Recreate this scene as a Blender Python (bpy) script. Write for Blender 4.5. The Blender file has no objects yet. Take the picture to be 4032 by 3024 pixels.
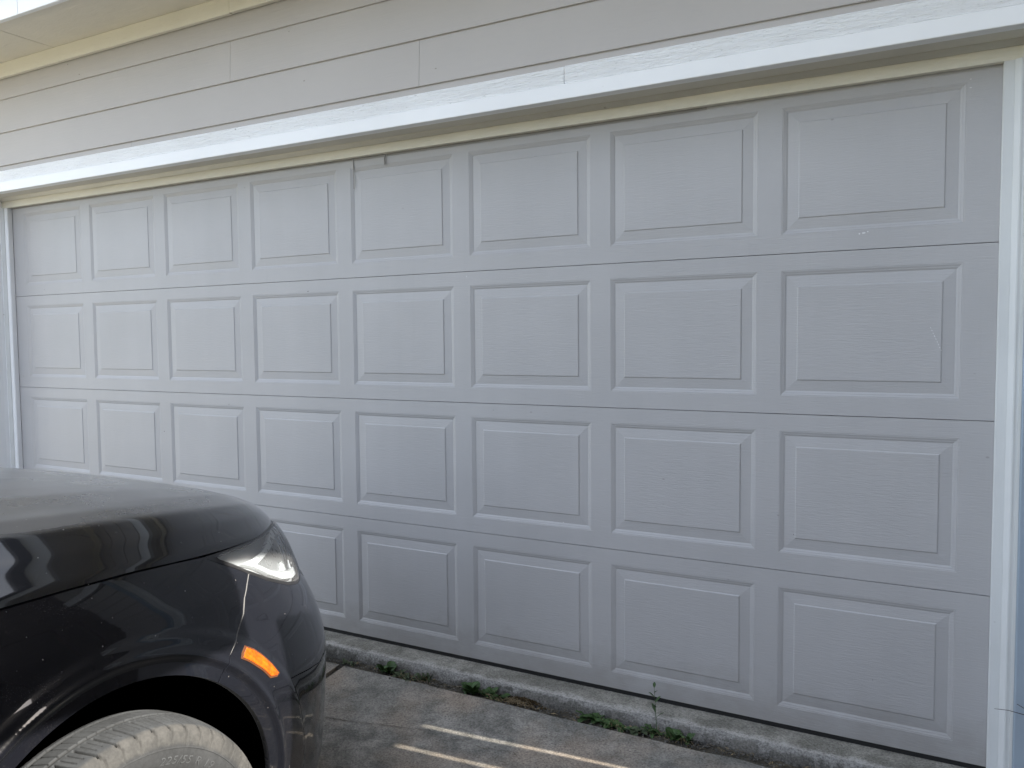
import bpy, bmesh, math, random
import numpy as np
from mathutils import Vector, Matrix, noise
from mathutils.geometry import delaunay_2d_cdt

random.seed(7)
rng = np.random.default_rng(7)
scn = bpy.context.scene
C = scn.collection
R = math.radians

# ------------------------------------------------------------------ camera
cam = bpy.data.cameras.new('camera')
camo = bpy.data.objects.new('camera', cam)
C.objects.link(camo)
scn.camera = camo
cam.sensor_fit = 'HORIZONTAL'
cam.sensor_width = 36.0
cam.lens = 36.0 * 3182.2 / 4032.0
cam.clip_start = 0.02
cam.clip_end = 800
yaw, pit, rol = -0.499924, -0.0568735, -0.00924067
fw = Vector((math.sin(yaw) * math.cos(pit), math.cos(yaw) * math.cos(pit), math.sin(pit)))
r0 = Vector((math.cos(yaw), -math.sin(yaw), 0))
u0 = r0.cross(fw)
rr = r0 * math.cos(rol) + u0 * math.sin(rol)
uu = -r0 * math.sin(rol) + u0 * math.cos(rol)
M = Matrix((rr, uu, -fw)).transposed().to_4x4()
M.translation = Vector((4.759813, -2.808520, 1.329159))
camo.matrix_world = M

# ------------------------------------------------------------------ world, sun, exposure
SUN_EL, SUN_AZ = 35.0, 4.0            # azimuth measured from +X towards +Y
world = bpy.data.worlds.new('World')
scn.world = world
world.use_nodes = True
wn, wl = world.node_tree.nodes, world.node_tree.links
bg = wn['Background']
sky = wn.new('ShaderNodeTexSky')
sky.sky_type = 'NISHITA'
sky.sun_disc = False
sky.sun_elevation = R(SUN_EL)
sky.sun_rotation = R(90 - SUN_AZ)
sky.air_density = 1.0
sky.dust_density = 2.0
# thin white cloud over part of the sky
tcw = wn.new('ShaderNodeTexCoord')
mpw = wn.new('ShaderNodeMapping'); mpw.inputs['Scale'].default_value = (1, 1, 2.6)
wl.new(tcw.outputs['Generated'], mpw.inputs[0])
cn = wn.new('ShaderNodeTexNoise'); cn.inputs['Scale'].default_value = 2.2; cn.inputs['Detail'].default_value = 8; cn.inputs['Roughness'].default_value = .58
wl.new(mpw.outputs[0], cn.inputs['Vector'])
crp = wn.new('ShaderNodeValToRGB'); crp.color_ramp.elements[0].position = .34; crp.color_ramp.elements[1].position = .66
crp.color_ramp.elements[0].color = (.08, .08, .08, 1); crp.color_ramp.elements[1].color = (.8, .8, .8, 1)
wl.new(cn.outputs['Fac'], crp.inputs[0])
cmx = wn.new('ShaderNodeMix'); cmx.data_type = 'RGBA'
wl.new(crp.outputs[0], cmx.inputs[0]); wl.new(sky.outputs[0], cmx.inputs[6]); cmx.inputs[7].default_value = (4.7, 4.85, 5.15, 1)
wl.new(cmx.outputs[2], bg.inputs[0])
bg.inputs[1].default_value = 0.15
sun = bpy.data.lights.new('sun', 'SUN')
sun.energy = 4.5
sun.angle = R(0.42)
sun.color = (1.0, 0.93, 0.82)
suno = bpy.data.objects.new('sun', sun)
C.objects.link(suno)
sd = Vector((math.cos(R(SUN_EL)) * math.cos(R(SUN_AZ)), math.cos(R(SUN_EL)) * math.sin(R(SUN_AZ)), math.sin(R(SUN_EL))))
suno.rotation_euler = sd.to_track_quat('Z', 'Y').to_euler()
suno.location = (8, 0, 6)
scn.view_settings.view_transform = 'Standard'
scn.view_settings.look = 'None'
scn.view_settings.gamma = 1
scn.view_settings.use_curve_mapping = False
scn.view_settings.exposure = 2.0
scn.cycles.use_denoising = True
scn.cycles.max_bounces = 10
scn.cycles.diffuse_bounces = 5
scn.cycles.glossy_bounces = 5
scn.cycles.transmission_bounces = 8
scn.cycles.transparent_max_bounces = 8

# ------------------------------------------------------------------ helpers
def link(name, me, mat=None, parent=None):
    o = bpy.data.objects.new(name, me)
    C.objects.link(o)
    if mat is not None and me is not None and not me.materials:
        me.materials.append(mat)
    if parent is not None:
        o.parent = parent
    return o

def tag(o, label=None, cat=None, group=None, kind=None):
    if label: o['label'] = label
    if cat: o['category'] = cat
    if group: o['group'] = group
    if kind: o['kind'] = kind
    return o

def empty(name, label=None, cat=None, group=None, kind=None):
    o = bpy.data.objects.new(name, None)
    C.objects.link(o)
    return tag(o, label, cat, group, kind)

def mesh(name, V, F, smooth=False):
    me = bpy.data.meshes.new(name)
    me.from_pydata([tuple(map(float, v)) for v in V], [], [tuple(int(i) for i in f) for f in F])
    me.update()
    if smooth:
        me.polygons.foreach_set('use_smooth', [True] * len(me.polygons))
    return me

def bm_mesh(name, bm, smooth=False):
    me = bpy.data.meshes.new(name)
    bmesh.ops.recalc_face_normals(bm, faces=bm.faces)
    bm.to_mesh(me)
    bm.free()
    if smooth:
        me.polygons.foreach_set('use_smooth', [True] * len(me.polygons))
    return me

def add_box(bm, x0, x1, y0, y1, z0, z1, bev=0.0):
    r = bmesh.ops.create_cube(bm, size=1)
    vs = r['verts']
    for v in vs:
        v.co = Vector((x0 + (v.co.x + .5) * (x1 - x0), y0 + (v.co.y + .5) * (y1 - y0), z0 + (v.co.z + .5) * (z1 - z0)))
    if bev > 0:
        es = list({e for v in vs for e in v.link_edges})
        bmesh.ops.bevel(bm, geom=es, offset=bev, segments=2, affect='EDGES', profile=0.5)

def box(name, x0, x1, y0, y1, z0, z1, mat, parent=None, bev=0.002):
    bm = bmesh.new()
    add_box(bm, x0, x1, y0, y1, z0, z1, bev)
    return link(name, bm_mesh(name, bm), mat, parent)

def prism_x(name, prof, x0, x1, mat, parent=None, smooth=False):
    """closed (y,z) profile swept along x"""
    n = len(prof)
    V = [(x0, p[0], p[1]) for p in prof] + [(x1, p[0], p[1]) for p in prof]
    F = [(i, (i + 1) % n, n + (i + 1) % n, n + i) for i in range(n)] + [tuple(range(n))[::-1], tuple(range(n, 2 * n))]
    bm = bmesh.new()
    me = mesh(name, V, F)
    bm.from_mesh(me)
    return link(name, bm_mesh(name, bm, smooth), mat, parent)

def prism_z(name, prof, z0, z1, mat, parent=None):
    n = len(prof)
    V = [(p[0], p[1], z0) for p in prof] + [(p[0], p[1], z1) for p in prof]
    F = [(i, (i + 1) % n, n + (i + 1) % n, n + i) for i in range(n)] + [tuple(range(n))[::-1], tuple(range(n, 2 * n))]
    bm = bmesh.new()
    bm.from_mesh(mesh(name, V, F))
    return link(name, bm_mesh(name, bm), mat, parent)

def tube(bm, pts, rad, seg=6):
    pts = [Vector(q) for q in pts]
    rings = []
    for i, q in enumerate(pts):
        t = (pts[min(i + 1, len(pts) - 1)] - pts[max(i - 1, 0)]).normalized()
        a = t.orthogonal().normalized()
        b = t.cross(a)
        r = rad(i / (len(pts) - 1)) if callable(rad) else rad
        rings.append([bm.verts.new(q + (a * math.cos(k * 2 * math.pi / seg) + b * math.sin(k * 2 * math.pi / seg)) * r) for k in range(seg)])
    for i in range(len(rings) - 1):
        for k in range(seg):
            bm.faces.new((rings[i][k], rings[i][(k + 1) % seg], rings[i + 1][(k + 1) % seg], rings[i + 1][k]))
    bm.faces.new(rings[0][::-1])
    bm.faces.new(rings[-1])

def lathe(name, prof, seg, mat, parent=None, smooth=True):
    """profile (axial x, radius), revolved about X"""
    V, F = [], []
    n = len(prof)
    for k in range(seg):
        a = 2 * math.pi * k / seg
        for (x, r) in prof:
            V.append((x, r * math.cos(a), r * math.sin(a)))
    for k in range(seg):
        k2 = (k + 1) % seg
        for i in range(n - 1):
            F.append((k * n + i, k2 * n + i, k2 * n + i + 1, k * n + i + 1))
    bm = bmesh.new()
    bm.from_mesh(mesh(name, V, F))
    return link(name, bm_mesh(name, bm, smooth), mat, parent)

# ------------------------------------------------------------------ materials
def new_mat(name):
    m = bpy.data.materials.new(name)
    m.use_nodes = True
    nt = m.node_tree
    return m, nt, nt.nodes, nt.links, nt.nodes['Principled BSDF']

def pos(n, l, scale, use_obj=False):
    mp = n.new('ShaderNodeMapping')
    mp.inputs['Scale'].default_value = scale
    if use_obj:
        tc = n.new('ShaderNodeTexCoord')
        l.new(tc.outputs['Object'], mp.inputs[0])
    else:
        g = n.new('ShaderNodeNewGeometry')
        l.new(g.outputs['Position'], mp.inputs[0])
    return mp.outputs[0]

def noise_t(n, l, vec, scale=1.0, detail=6, rough=.6, dist=0.0):
    t = n.new('ShaderNodeTexNoise')
    t.inputs['Scale'].default_value = scale
    t.inputs['Detail'].default_value = detail
    t.inputs['Roughness'].default_value = rough
    t.inputs['Distortion'].default_value = dist
    l.new(vec, t.inputs['Vector'])
    return t.outputs['Fac']

def ramp(n, l, fac, stops):
    r = n.new('ShaderNodeValToRGB')
    el = r.color_ramp.elements
    while len(el) < len(stops): el.new(0.5)
    for e, (p_, c) in zip(el, stops):
        e.position = p_
        e.color = (c[0], c[1], c[2], 1) if not isinstance(c, (int, float)) else (c, c, c, 1)
    l.new(fac, r.inputs[0])
    return r.outputs[0]

def mixc(n, l, fac, a, b, mode='MIX'):
    m = n.new('ShaderNodeMix')
    m.data_type = 'RGBA'
    m.blend_type = mode
    for inp, val in ((m.inputs[0], fac), (m.inputs[6], a), (m.inputs[7], b)):
        if isinstance(val, (int, float)): inp.default_value = val
        elif isinstance(val, tuple): inp.default_value = (*val, 1) if len(val) == 3 else val
        else: l.new(val, inp)
    return m.outputs[2]

def math_n(n, l, op, a, b=None, clamp=False):
    m = n.new('ShaderNodeMath')
    m.operation = op
    m.use_clamp = clamp
    for inp, val in zip(m.inputs, (a, b)):
        if val is None: continue
        if isinstance(val, (int, float)): inp.default_value = val
        else: l.new(val, inp)
    return m.outputs[0]

def bump(n, l, h, dist, strength=1.0, prev=None):
    b = n.new('ShaderNodeBump')
    b.inputs['Distance'].default_value = dist
    b.inputs['Strength'].default_value = strength
    l.new(h, b.inputs['Height'])
    if prev is not None: l.new(prev, b.inputs['Normal'])
    return b.outputs[0]

def painted(name, col, rough=.5, grain=(3, 3, 60), gdist=.0006, fine=True, mottled=.06, crack=0.0, specks=0.0, spec=.4, dirt=(.3, .28, .24), gstr=1.0, doormarks=False):
    m, nt, n, l, b = new_mat(name)
    v1 = pos(n, l, (1, 1, 1))
    big = noise_t(n, l, v1, 2.3, 4, .55)
    c = mixc(n, l, ramp(n, l, big, [(.3, 0.0), (.7, 1.0)]), tuple(x * (1 - mottled) for x in col), tuple(min(1, x * (1 + mottled * .6)) for x in col))
    if doormarks:
        rl = noise_t(n, l, pos(n, l, (9, 1, .25)), 1.0, 4, .6)
        c = mixc(n, l, 1.0, c, ramp(n, l, rl, [(.3, .98), (.7, 1.015)]), 'MULTIPLY')
        g2 = n.new('ShaderNodeNewGeometry'); s2 = n.new('ShaderNodeSeparateXYZ'); l.new(g2.outputs['Position'], s2.inputs[0])
        sp2_ = noise_t(n, l, pos(n, l, (6, 1, 9)), 1.0, 7, .7)
        lo = math_n(n, l, 'ADD', s2.outputs[2], math_n(n, l, 'MULTIPLY', math_n(n, l, 'SUBTRACT', sp2_, .5), .35))
        dk = ramp(n, l, lo, [(.0, .42), (.16, 0.0)])
        c = mixc(n, l, dk, c, (.20, .185, .16))
        st = noise_t(n, l, pos(n, l, (26, 1, 1.6)), 1.0, 5, .65)
        c = mixc(n, l, ramp(n, l, st, [(.60, 0.0), (.78, .12)]), c, (.27, .255, .235))
    vg = pos(n, l, grain)
    g = noise_t(n, l, vg, 1.0, 5, .62, .6)
    if crack > 0:
        vc = pos(n, l, (grain[0] * 3.2, grain[1] * 3.2, grain[2] * 1.9))
        cr = noise_t(n, l, vc, 1.0, 6, .7, .3)
        k = ramp(n, l, cr, [(.30, 1.0), (.40, 0.0)])
        c = mixc(n, l, math_n(n, l, 'MULTIPLY', k, crack), c, dirt)
    if specks > 0:
        vs = n.new('ShaderNodeTexVoronoi')
        vs.inputs['Scale'].default_value = 9.0
        l.new(pos(n, l, (1, 1, 1.6)), vs.inputs['Vector'])
        sp = ramp(n, l, vs.outputs['Distance'], [(.03, 1.0), (.06, 0.0)])
        gate = ramp(n, l, noise_t(n, l, pos(n, l, (1, 1, 1)), 5.1, 2, .5), [(.55, 0.0), (.6, 1.0)])
        c = mixc(n, l, math_n(n, l, 'MULTIPLY', math_n(n, l, 'MULTIPLY', sp, gate), specks), c, dirt)
    l.new(c, b.inputs['Base Color'])
    b.inputs['Roughness'].default_value = rough
    b.inputs['Specular IOR Level'].default_value = spec
    nn = bump(n, l, g, gdist, gstr)
    if fine:
        f = noise_t(n, l, pos(n, l, (1, 1, 1)), 260, 3, .6)
        nn = bump(n, l, f, .00025, 1.0, nn)
    l.new(nn, b.inputs['Normal'])
    return m

DOORC = (.394, .387, .386)
m_door = painted('door_paint', DOORC, .42, (20, 20, 190), .0010, True, .05, 0, .5, .45, (.2, .19, .18), 1.0, True)
m_siding = painted('siding_paint', (.44, .415, .39), .55, (5, 5, 75), .0012, True, .03, 0, .8, .3, (.22, .2, .17), .8)
m_trim_s = painted('smooth_trim_paint', (.82, .83, .83), .45, (4, 4, 60), .0003, True, .04, 0, .5, .4, (.35, .33, .3))
m_trim_r = painted('rough_sawn_trim_paint', (.80, .81, .81), .7, (16, 16, 150), .0060, True, .05, .75, .9, .3, (.30, .31, .30), 1.0)
m_cream_bounce = painted('cream_bounce_trim_paint', (.70, .67, .57), .6, (6, 6, 130), .0016, True, .06, .25, .8, .3, (.35, .3, .2))  # cream tone with warm bounce light painted into it
m_smooth_bounce = painted('bounce_tinted_smooth_paint', (.62, .59, .51), .5, (4, 4, 60), .0004, True, .08, 0, .6, .3, (.3, .25, .18))  # header underside: warm light from the ground mixed into the paint colour
m_soffit = painted('soffit_bounce_paint', (.72, .68, .58), .6, (9, 26, 9), .0030, True, .06, 0, .3, .3)  # soffit colour also holds painted warm bounce light
m_jamb = painted('jamb_paint', (.60, .61, .60), .5, (60, 60, 4), .0010, True, .08, .08, .9, .35, (.3, .27, .22))
m_blue = painted('pale_blue_paint', (.30, .36, .42), .6, (60, 60, 6), .0008, True, .1, 0, .4, .3)
m_black = new_mat('black_rubber')[0]
bb = m_black.node_tree.nodes['Principled BSDF']
bb.inputs['Base Color'].default_value = (.012, .012, .013, 1); bb.inputs['Roughness'].default_value = .6
m_dark = new_mat('dark_gap')[0]
bb = m_dark.node_tree.nodes['Principled BSDF']
bb.inputs['Base Color'].default_value = (.05, .045, .04, 1); bb.inputs['Roughness'].default_value = .9
m_vinyl = new_mat('grey_vinyl')[0]
bb = m_vinyl.node_tree.nodes['Principled BSDF']
bb.inputs['Base Color'].default_value = (.27, .26, .25, 1); bb.inputs['Roughness'].default_value = .6
m_seam_glint = new_mat('seam_highlight_grey')[0]  # grey stands in for the sky highlight on the seam
bb = m_seam_glint.node_tree.nodes['Principled BSDF']
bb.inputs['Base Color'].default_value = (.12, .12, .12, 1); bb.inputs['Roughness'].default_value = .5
m_scuff = new_mat('white_scuff')[0]
bb = m_scuff.node_tree.nodes['Principled BSDF']
bb.inputs['Base Color'].default_value = (.62, .62, .62, 1); bb.inputs['Roughness'].default_value = .7

def concrete(name, c1, c2, stain, bumpd=.002, warm=None, edge=None):
    m, nt, n, l, b = new_mat(name)
    big = noise_t(n, l, pos(n, l, (1, 1, 1)), 1.9, 5, .6)
    mid = noise_t(n, l, pos(n, l, (1, 1, 1)), 11, 6, .7)
    fine = noise_t(n, l, pos(n, l, (1, 1, 1)), 140, 5, .75)
    c = mixc(n, l, ramp(n, l, big, [(.36, 0.0), (.62, 1.0)]), c1, c2)
    c = mixc(n, l, ramp(n, l, mid, [(.40, .75), (.62, 0.0)]), c, stain)
    if warm:
        w = noise_t(n, l, pos(n, l, (1, 1, 1)), 3.4, 3, .5)
        c = mixc(n, l, ramp(n, l, w, [(.5, 0.0), (.68, .55)]), c, warm)
    f2 = ramp(n, l, fine, [(.32, .45), (.5, 1.0), (.68, 1.4)])
    c = mixc(n, l, 1.0, c, f2, 'MULTIPLY')
    vo = n.new('ShaderNodeTexVoronoi'); vo.inputs['Scale'].default_value = 48
    l.new(pos(n, l, (1, 1, 1)), vo.inputs['Vector'])
    sp = ramp(n, l, vo.outputs['Distance'], [(.10, 1.0), (.2, 0.0)])
    gate = ramp(n, l, noise_t(n, l, pos(n, l, (1, 1, 1)), 33, 2, .5), [(.52, 0.0), (.6, 1.0)])
    c = mixc(n, l, math_n(n, l, 'MULTIPLY', math_n(n, l, 'MULTIPLY', sp, gate), .65), c, tuple(x * .35 for x in c1))
    if edge:      # pale lime bloom along the worn front edge
        g_ = n.new('ShaderNodeNewGeometry'); sp_ = n.new('ShaderNodeSeparateXYZ'); l.new(g_.outputs['Position'], sp_.inputs[0])
        yv = math_n(n, l, 'ADD', math_n(n, l, 'MULTIPLY', sp_.outputs[1], -1.0), math_n(n, l, 'MULTIPLY', math_n(n, l, 'SUBTRACT', mid, .5), .09))
        band = ramp(n, l, math_n(n, l, 'MULTIPLY', yv, 5.0), [(.36, 0.0), (.46, .8), (.55, .8), (.60, 0.0)])
        c = mixc(n, l, math_n(n, l, 'MULTIPLY', band, ramp(n, l, fine, [(.35, .2), (.6, 1.0)])), c, edge)
    l.new(c, b.inputs['Base Color'])
    b.inputs['Roughness'].default_value = .9
    b.inputs['Specular IOR Level'].default_value = .25
    n1 = bump(n, l, fine, bumpd * .5, 1.0)
    n2 = bump(n, l, mid, bumpd * 2, 1.0, n1)
    l.new(n2, b.inputs['Normal'])
    return m

m_drive = concrete('driveway_concrete', (.195, .187, .165), (.29, .275, .245), (.10, .098, .088), .0022, (.32, .255, .195))
m_sill = concrete('sill_concrete', (.235, .225, .195), (.33, .315, .275), (.13, .125, .105), .0024, None, (.42, .405, .38))
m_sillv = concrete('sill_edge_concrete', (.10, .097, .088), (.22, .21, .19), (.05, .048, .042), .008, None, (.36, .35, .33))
m_dirt = concrete('crack_dirt', (.07, .063, .05), (.12, .105, .078), (.04, .037, .03), .006)
m_street = concrete('street_asphalt', (.05, .05, .052), (.07, .07, .07), (.04, .04, .04), .003)

def flat_mat(name, col, rough=.8, var=.3, scale=6.0, spec=.3):
    m, nt, n, l, b = new_mat(name)
    t = noise_t(n, l, pos(n, l, (1, 1, 1)), scale, 5, .65)
    c = mixc(n, l, ramp(n, l, t, [(.3, 0.0), (.7, 1.0)]), tuple(x * (1 - var) for x in col), tuple(min(1, x * (1 + var)) for x in col))
    l.new(c, b.inputs['Base Color'])
    b.inputs['Roughness'].default_value = rough
    b.inputs['Specular IOR Level'].default_value = spec
    return m

m_pale = flat_mat('pale_sunlit_concrete', (.58, .52, .41), .85, .12, 2)
m_grass = flat_mat('lawn', (.16, .17, .06), .9, .35, 3)
m_leaf = flat_mat('weed_leaf', (.040, .078, .022), .55, .45, 40, .35)
m_leaf2 = flat_mat('dusty_weed_leaf', (.062, .082, .042), .6, .4, 40, .3)
m_straw = flat_mat('dead_grass', (.22, .17, .10), .8, .4, 60)
m_moss = flat_mat('brown_moss', (.06, .04, .018), .95, .5, 90)
m_fence = flat_mat('screen_boards', (.09, .075, .06), .8, .25, 5)
m_shingle = flat_mat('roof_shingles', (.12, .11, .10), .9, .3, 9)
m_brick = flat_mat('far_house_wall', (.35, .30, .25), .8, .15, 4)
m_winglass = new_mat('window_glass')[0]
bb = m_winglass.node_tree.nodes['Principled BSDF']
bb.inputs['Base Color'].default_value = (.02, .025, .03, 1); bb.inputs['Roughness'].default_value = .05

# car paint: near black with a blue tint, clear coat, film of dust
def car_paint(name, dust_top=.18):
    m, nt, n, l, b = new_mat(name)
    base = (.0030, .0036, .0062)
    g = n.new('ShaderNodeNewGeometry')
    sep = n.new('ShaderNodeSeparateXYZ'); l.new(g.outputs['Normal'], sep.inputs[0])
    up = ramp(n, l, sep.outputs[2], [(.80, 0.0), (.97, 1.0)])
    dn = noise_t(n, l, pos(n, l, (1, 1, 1)), 5, 6, .65)
    film = math_n(n, l, 'MULTIPLY', math_n(n, l, 'MULTIPLY', up, ramp(n, l, dn, [(.25, .45), (.75, 1.0)])), dust_top)
    film = math_n(n, l, 'ADD', film, .005)
    # grime specks, more of them low on the flank
    vo = n.new('ShaderNodeTexVoronoi'); vo.inputs['Scale'].default_value = 70
    l.new(pos(n, l, (1, 1, 1)), vo.inputs['Vector'])
    sp = ramp(n, l, vo.outputs['Distance'], [(.05, 1.0), (.12, 0.0)])
    gate = ramp(n, l, noise_t(n, l, pos(n, l, (1, 1, 1)), 47, 2, .5), [(.575, 0.0), (.64, 1.0)])
    speck = math_n(n, l, 'MULTIPLY', math_n(n, l, 'MULTIPLY', sp, gate), .55)
    vo2 = n.new('ShaderNodeTexVoronoi'); vo2.inputs['Scale'].default_value = 330
    l.new(pos(n, l, (1, 1, 1)), vo2.inputs['Vector'])
    sp2 = ramp(n, l, vo2.outputs['Distance'], [(.10, 1.0), (.28, 0.0)])
    gate2 = ramp(n, l, noise_t(n, l, pos(n, l, (1, 1, 1)), 9, 4, .6), [(.48, 0.0), (.7, .35)])
    fac = math_n(n, l, 'ADD', math_n(n, l, 'ADD', film, speck), math_n(n, l, 'MULTIPLY', math_n(n, l, 'MULTIPLY', sp2, gate2), .4), True)
    c = mixc(n, l, fac, base, (.38, .36, .33))
    l.new(c, b.inputs['Base Color'])
    b.inputs['Roughness'].default_value = .25
    b.inputs['Specular IOR Level'].default_value = .10
    b.inputs['Coat Weight'].default_value = 1.0
    cr = ramp(n, l, fac, [(0.0, .025), (.06, .06), (.2, .32)])
    l.new(cr, b.inputs['Coat Roughness'])
    b.inputs['Coat IOR'].default_value = 1.5
    return m
m_paint = car_paint('midnight_car_paint', .05)
m_hood = car_paint('dusty_hood_paint', .27)

m_plastic = flat_mat('black_car_plastic', (.012, .012, .013), .35, .2, 30, .5)
m_liner = flat_mat('wheel_arch_liner', (.0015, .0015, .0015), .9, .4, 20, .0)

def metal(name, col, rough, met=1.0):
    m, nt, n, l, b = new_mat(name)
    b.inputs['Base Color'].default_value = (*col, 1)
    b.inputs['Metallic'].default_value = met
    t = noise_t(n, l, pos(n, l, (1, 1, 1)), 60, 3, .5)
    l.new(ramp(n, l, t, [(.3, rough * .8), (.7, rough * 1.25)]), b.inputs['Roughness'])
    return m
m_chrome = metal('lamp_chrome', (.85, .87, .9), .12)
m_reflect = metal('lamp_reflector', (.50, .51, .52), .28, .2)
m_inner = metal('lamp_inner_reflector', (.17, .175, .18), .3, .35)
m_bezel = metal('lamp_bezel', (.34, .345, .35), .36, .3)
m_wheel = metal('alloy_wheel', (.45, .45, .46), .35, .8)

def glass(name, tint=(1, 1, 1), rough=0.0):
    m, nt, n, l, b = new_mat(name)
    n.remove(b)
    out = n['Material Output']
    gl = n.new('ShaderNodeBsdfGlossy'); gl.inputs['Roughness'].default_value = .02 + rough
    tr = n.new('ShaderNodeBsdfTransparent'); tr.inputs['Color'].default_value = (*tint, 1)
    fr = n.new('ShaderNodeFresnel'); fr.inputs[0].default_value = 1.5
    df = n.new('ShaderNodeBsdfDiffuse'); df.inputs['Color'].default_value = (.8, .8, .8, 1)
    t = noise_t(n, l, pos(n, l, (1, 1, 1)), 14, 5, .6)
    mx0 = n.new('ShaderNodeMixShader'); l.new(ramp(n, l, t, [(.3, .03), (.8, .10)]), mx0.inputs[0])
    l.new(tr.outputs[0], mx0.inputs[1]); l.new(df.outputs[0], mx0.inputs[2])
    mx = n.new('ShaderNodeMixShader')
    l.new(fr.outputs[0], mx.inputs[0]); l.new(mx0.outputs[0], mx.inputs[1]); l.new(gl.outputs[0], mx.inputs[2])
    l.new(mx.outputs[0], out.inputs[0])
    return m
m_lens = glass('clear_lamp_lens', (.93, .97, 1.0))
m_cglass = new_mat('tinted_car_glass')[0]
bb = m_cglass.node_tree.nodes['Principled BSDF']
bb.inputs['Base Color'].default_value = (.01, .012, .014, 1); bb.inputs['Roughness'].default_value = .03

def amber():
    m, nt, n, l, b = new_mat('amber_lens')
    v = pos(n, l, (1, 1, 1))
    w = n.new('ShaderNodeTexWave'); w.wave_type = 'BANDS'; w.bands_direction = 'DIAGONAL'
    w.inputs['Scale'].default_value = 55; w.inputs['Distortion'].default_value = .6
    l.new(v, w.inputs['Vector'])
    t = noise_t(n, l, pos(n, l, (1, 1, 1)), 75, 3, .6)
    c = mixc(n, l, ramp(n, l, t, [(.35, 0.0), (.65, 1.0)]), (.46, .055, .001), (.66, .115, .001))
    c = mixc(n, l, math_n(n, l, 'MULTIPLY', w.outputs['Fac'], .35), c, (.42, .05, .001))
    l.new(c, b.inputs['Base Color'])
    b.inputs['Roughness'].default_value = .25
    b.inputs['Coat Weight'].default_value = 1.0
    l.new(bump(n, l, w.outputs['Fac'], .001, .6), b.inputs['Normal'])
    return m
m_amber = amber()
m_amberrim = flat_mat('amber_lens_rim', (.08, .03, .012), .25, .1, 20, .6)

def tyre_mat():
    m, nt, n, l, b = new_mat('dusty_tyre_rubber')
    tc = n.new('ShaderNodeTexCoord')
    sep = n.new('ShaderNodeSeparateXYZ'); l.new(tc.outputs['Object'], sep.inputs[0])
    yy = math_n(n, l, 'MULTIPLY', sep.outputs[1], sep.outputs[1])
    zz = math_n(n, l, 'MULTIPLY', sep.outputs[2], sep.outputs[2])
    rad = math_n(n, l, 'SQRT', math_n(n, l, 'ADD', yy, zz))
    t = noise_t(n, l, tc.outputs['Object'], 14, 6, .7)
    tf = noise_t(n, l, tc.outputs['Object'], 120, 4, .7)
    tread = mixc(n, l, ramp(n, l, t, [(.3, 0.0), (.7, 1.0)]), (.020, .0225, .026), (.042, .0465, .052))
    mud = mixc(n, l, ramp(n, l, t, [(.35, 0.0), (.65, 1.0)]), (.026, .0265, .0265), (.058, .057, .055))
    clean = mixc(n, l, ramp(n, l, t, [(.3, 0.0), (.7, 1.0)]), (.014, .0155, .0175), (.027, .029, .032))
    # radius bands: text ring, muddy shoulder, worn tread
    k1 = ramp(n, l, math_n(n, l, 'ADD', rad, math_n(n, l, 'MULTIPLY', math_n(n, l, 'SUBTRACT', t, .5), .02)), [(.316, 0.0), (.324, 1.0)])
    c = mixc(n, l, k1, clean, mud)
    ax = math_n(n, l, 'ABSOLUTE', sep.outputs[0])
    k2 = ramp(n, l, math_n(n, l, 'ADD', ax, math_n(n, l, 'MULTIPLY', math_n(n, l, 'SUBTRACT', t, .5), .012)), [(.088, 1.0), (.095, 0.0)])
    k3 = ramp(n, l, rad, [(.345, 0.0), (.350, 1.0)])
    c = mixc(n, l, math_n(n, l, 'MULTIPLY', k2, k3), c, tread)
    # grooves are coloured near black
    gr = n.new('ShaderNodeAttribute'); gr.attribute_name = 'groove'
    c = mixc(n, l, gr.outputs['Fac'], c, (.005, .005, .005))
    c = mixc(n, l, 1.0, c, ramp(n, l, tf, [(.3, .75), (.7, 1.2)]), 'MULTIPLY')
    l.new(c, b.inputs['Base Color'])
    b.inputs['Roughness'].default_value = .85
    l.new(bump(n, l, tf, .0006, 1.0), b.inputs['Normal'])
    return m
m_tyre = tyre_mat()
m_tyretext = flat_mat('raised_tyre_lettering', (.048, .051, .055), .8, .2, 60)

# ------------------------------------------------------------------ ground profile
def ground_z(y):
    if y > -0.19: return -0.058
    if y > -1.7: return -0.058 - 0.11 * (-y - 0.19)
    return -0.058 - 0.11 * 1.51

def ground_z2(y):      # driveway, flat behind y = -1.7
    return ground_z(y)

# ------------------------------------------------------------------ GROUND
bm = bmesh.new()
S = 260
for (x0, x1, y0, y1, z) in ((-S, S, -S, S, -0.42),):
    vs = [bm.verts.new(q) for q in ((x0, y0, z), (x1, y0, z), (x1, y1, z), (x0, y1, z))]
    bm.faces.new(vs)
g = link('ground', bm_mesh('ground', bm), m_grass)
tag(g, 'dry green lawn around the driveway', kind='structure')

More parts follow.
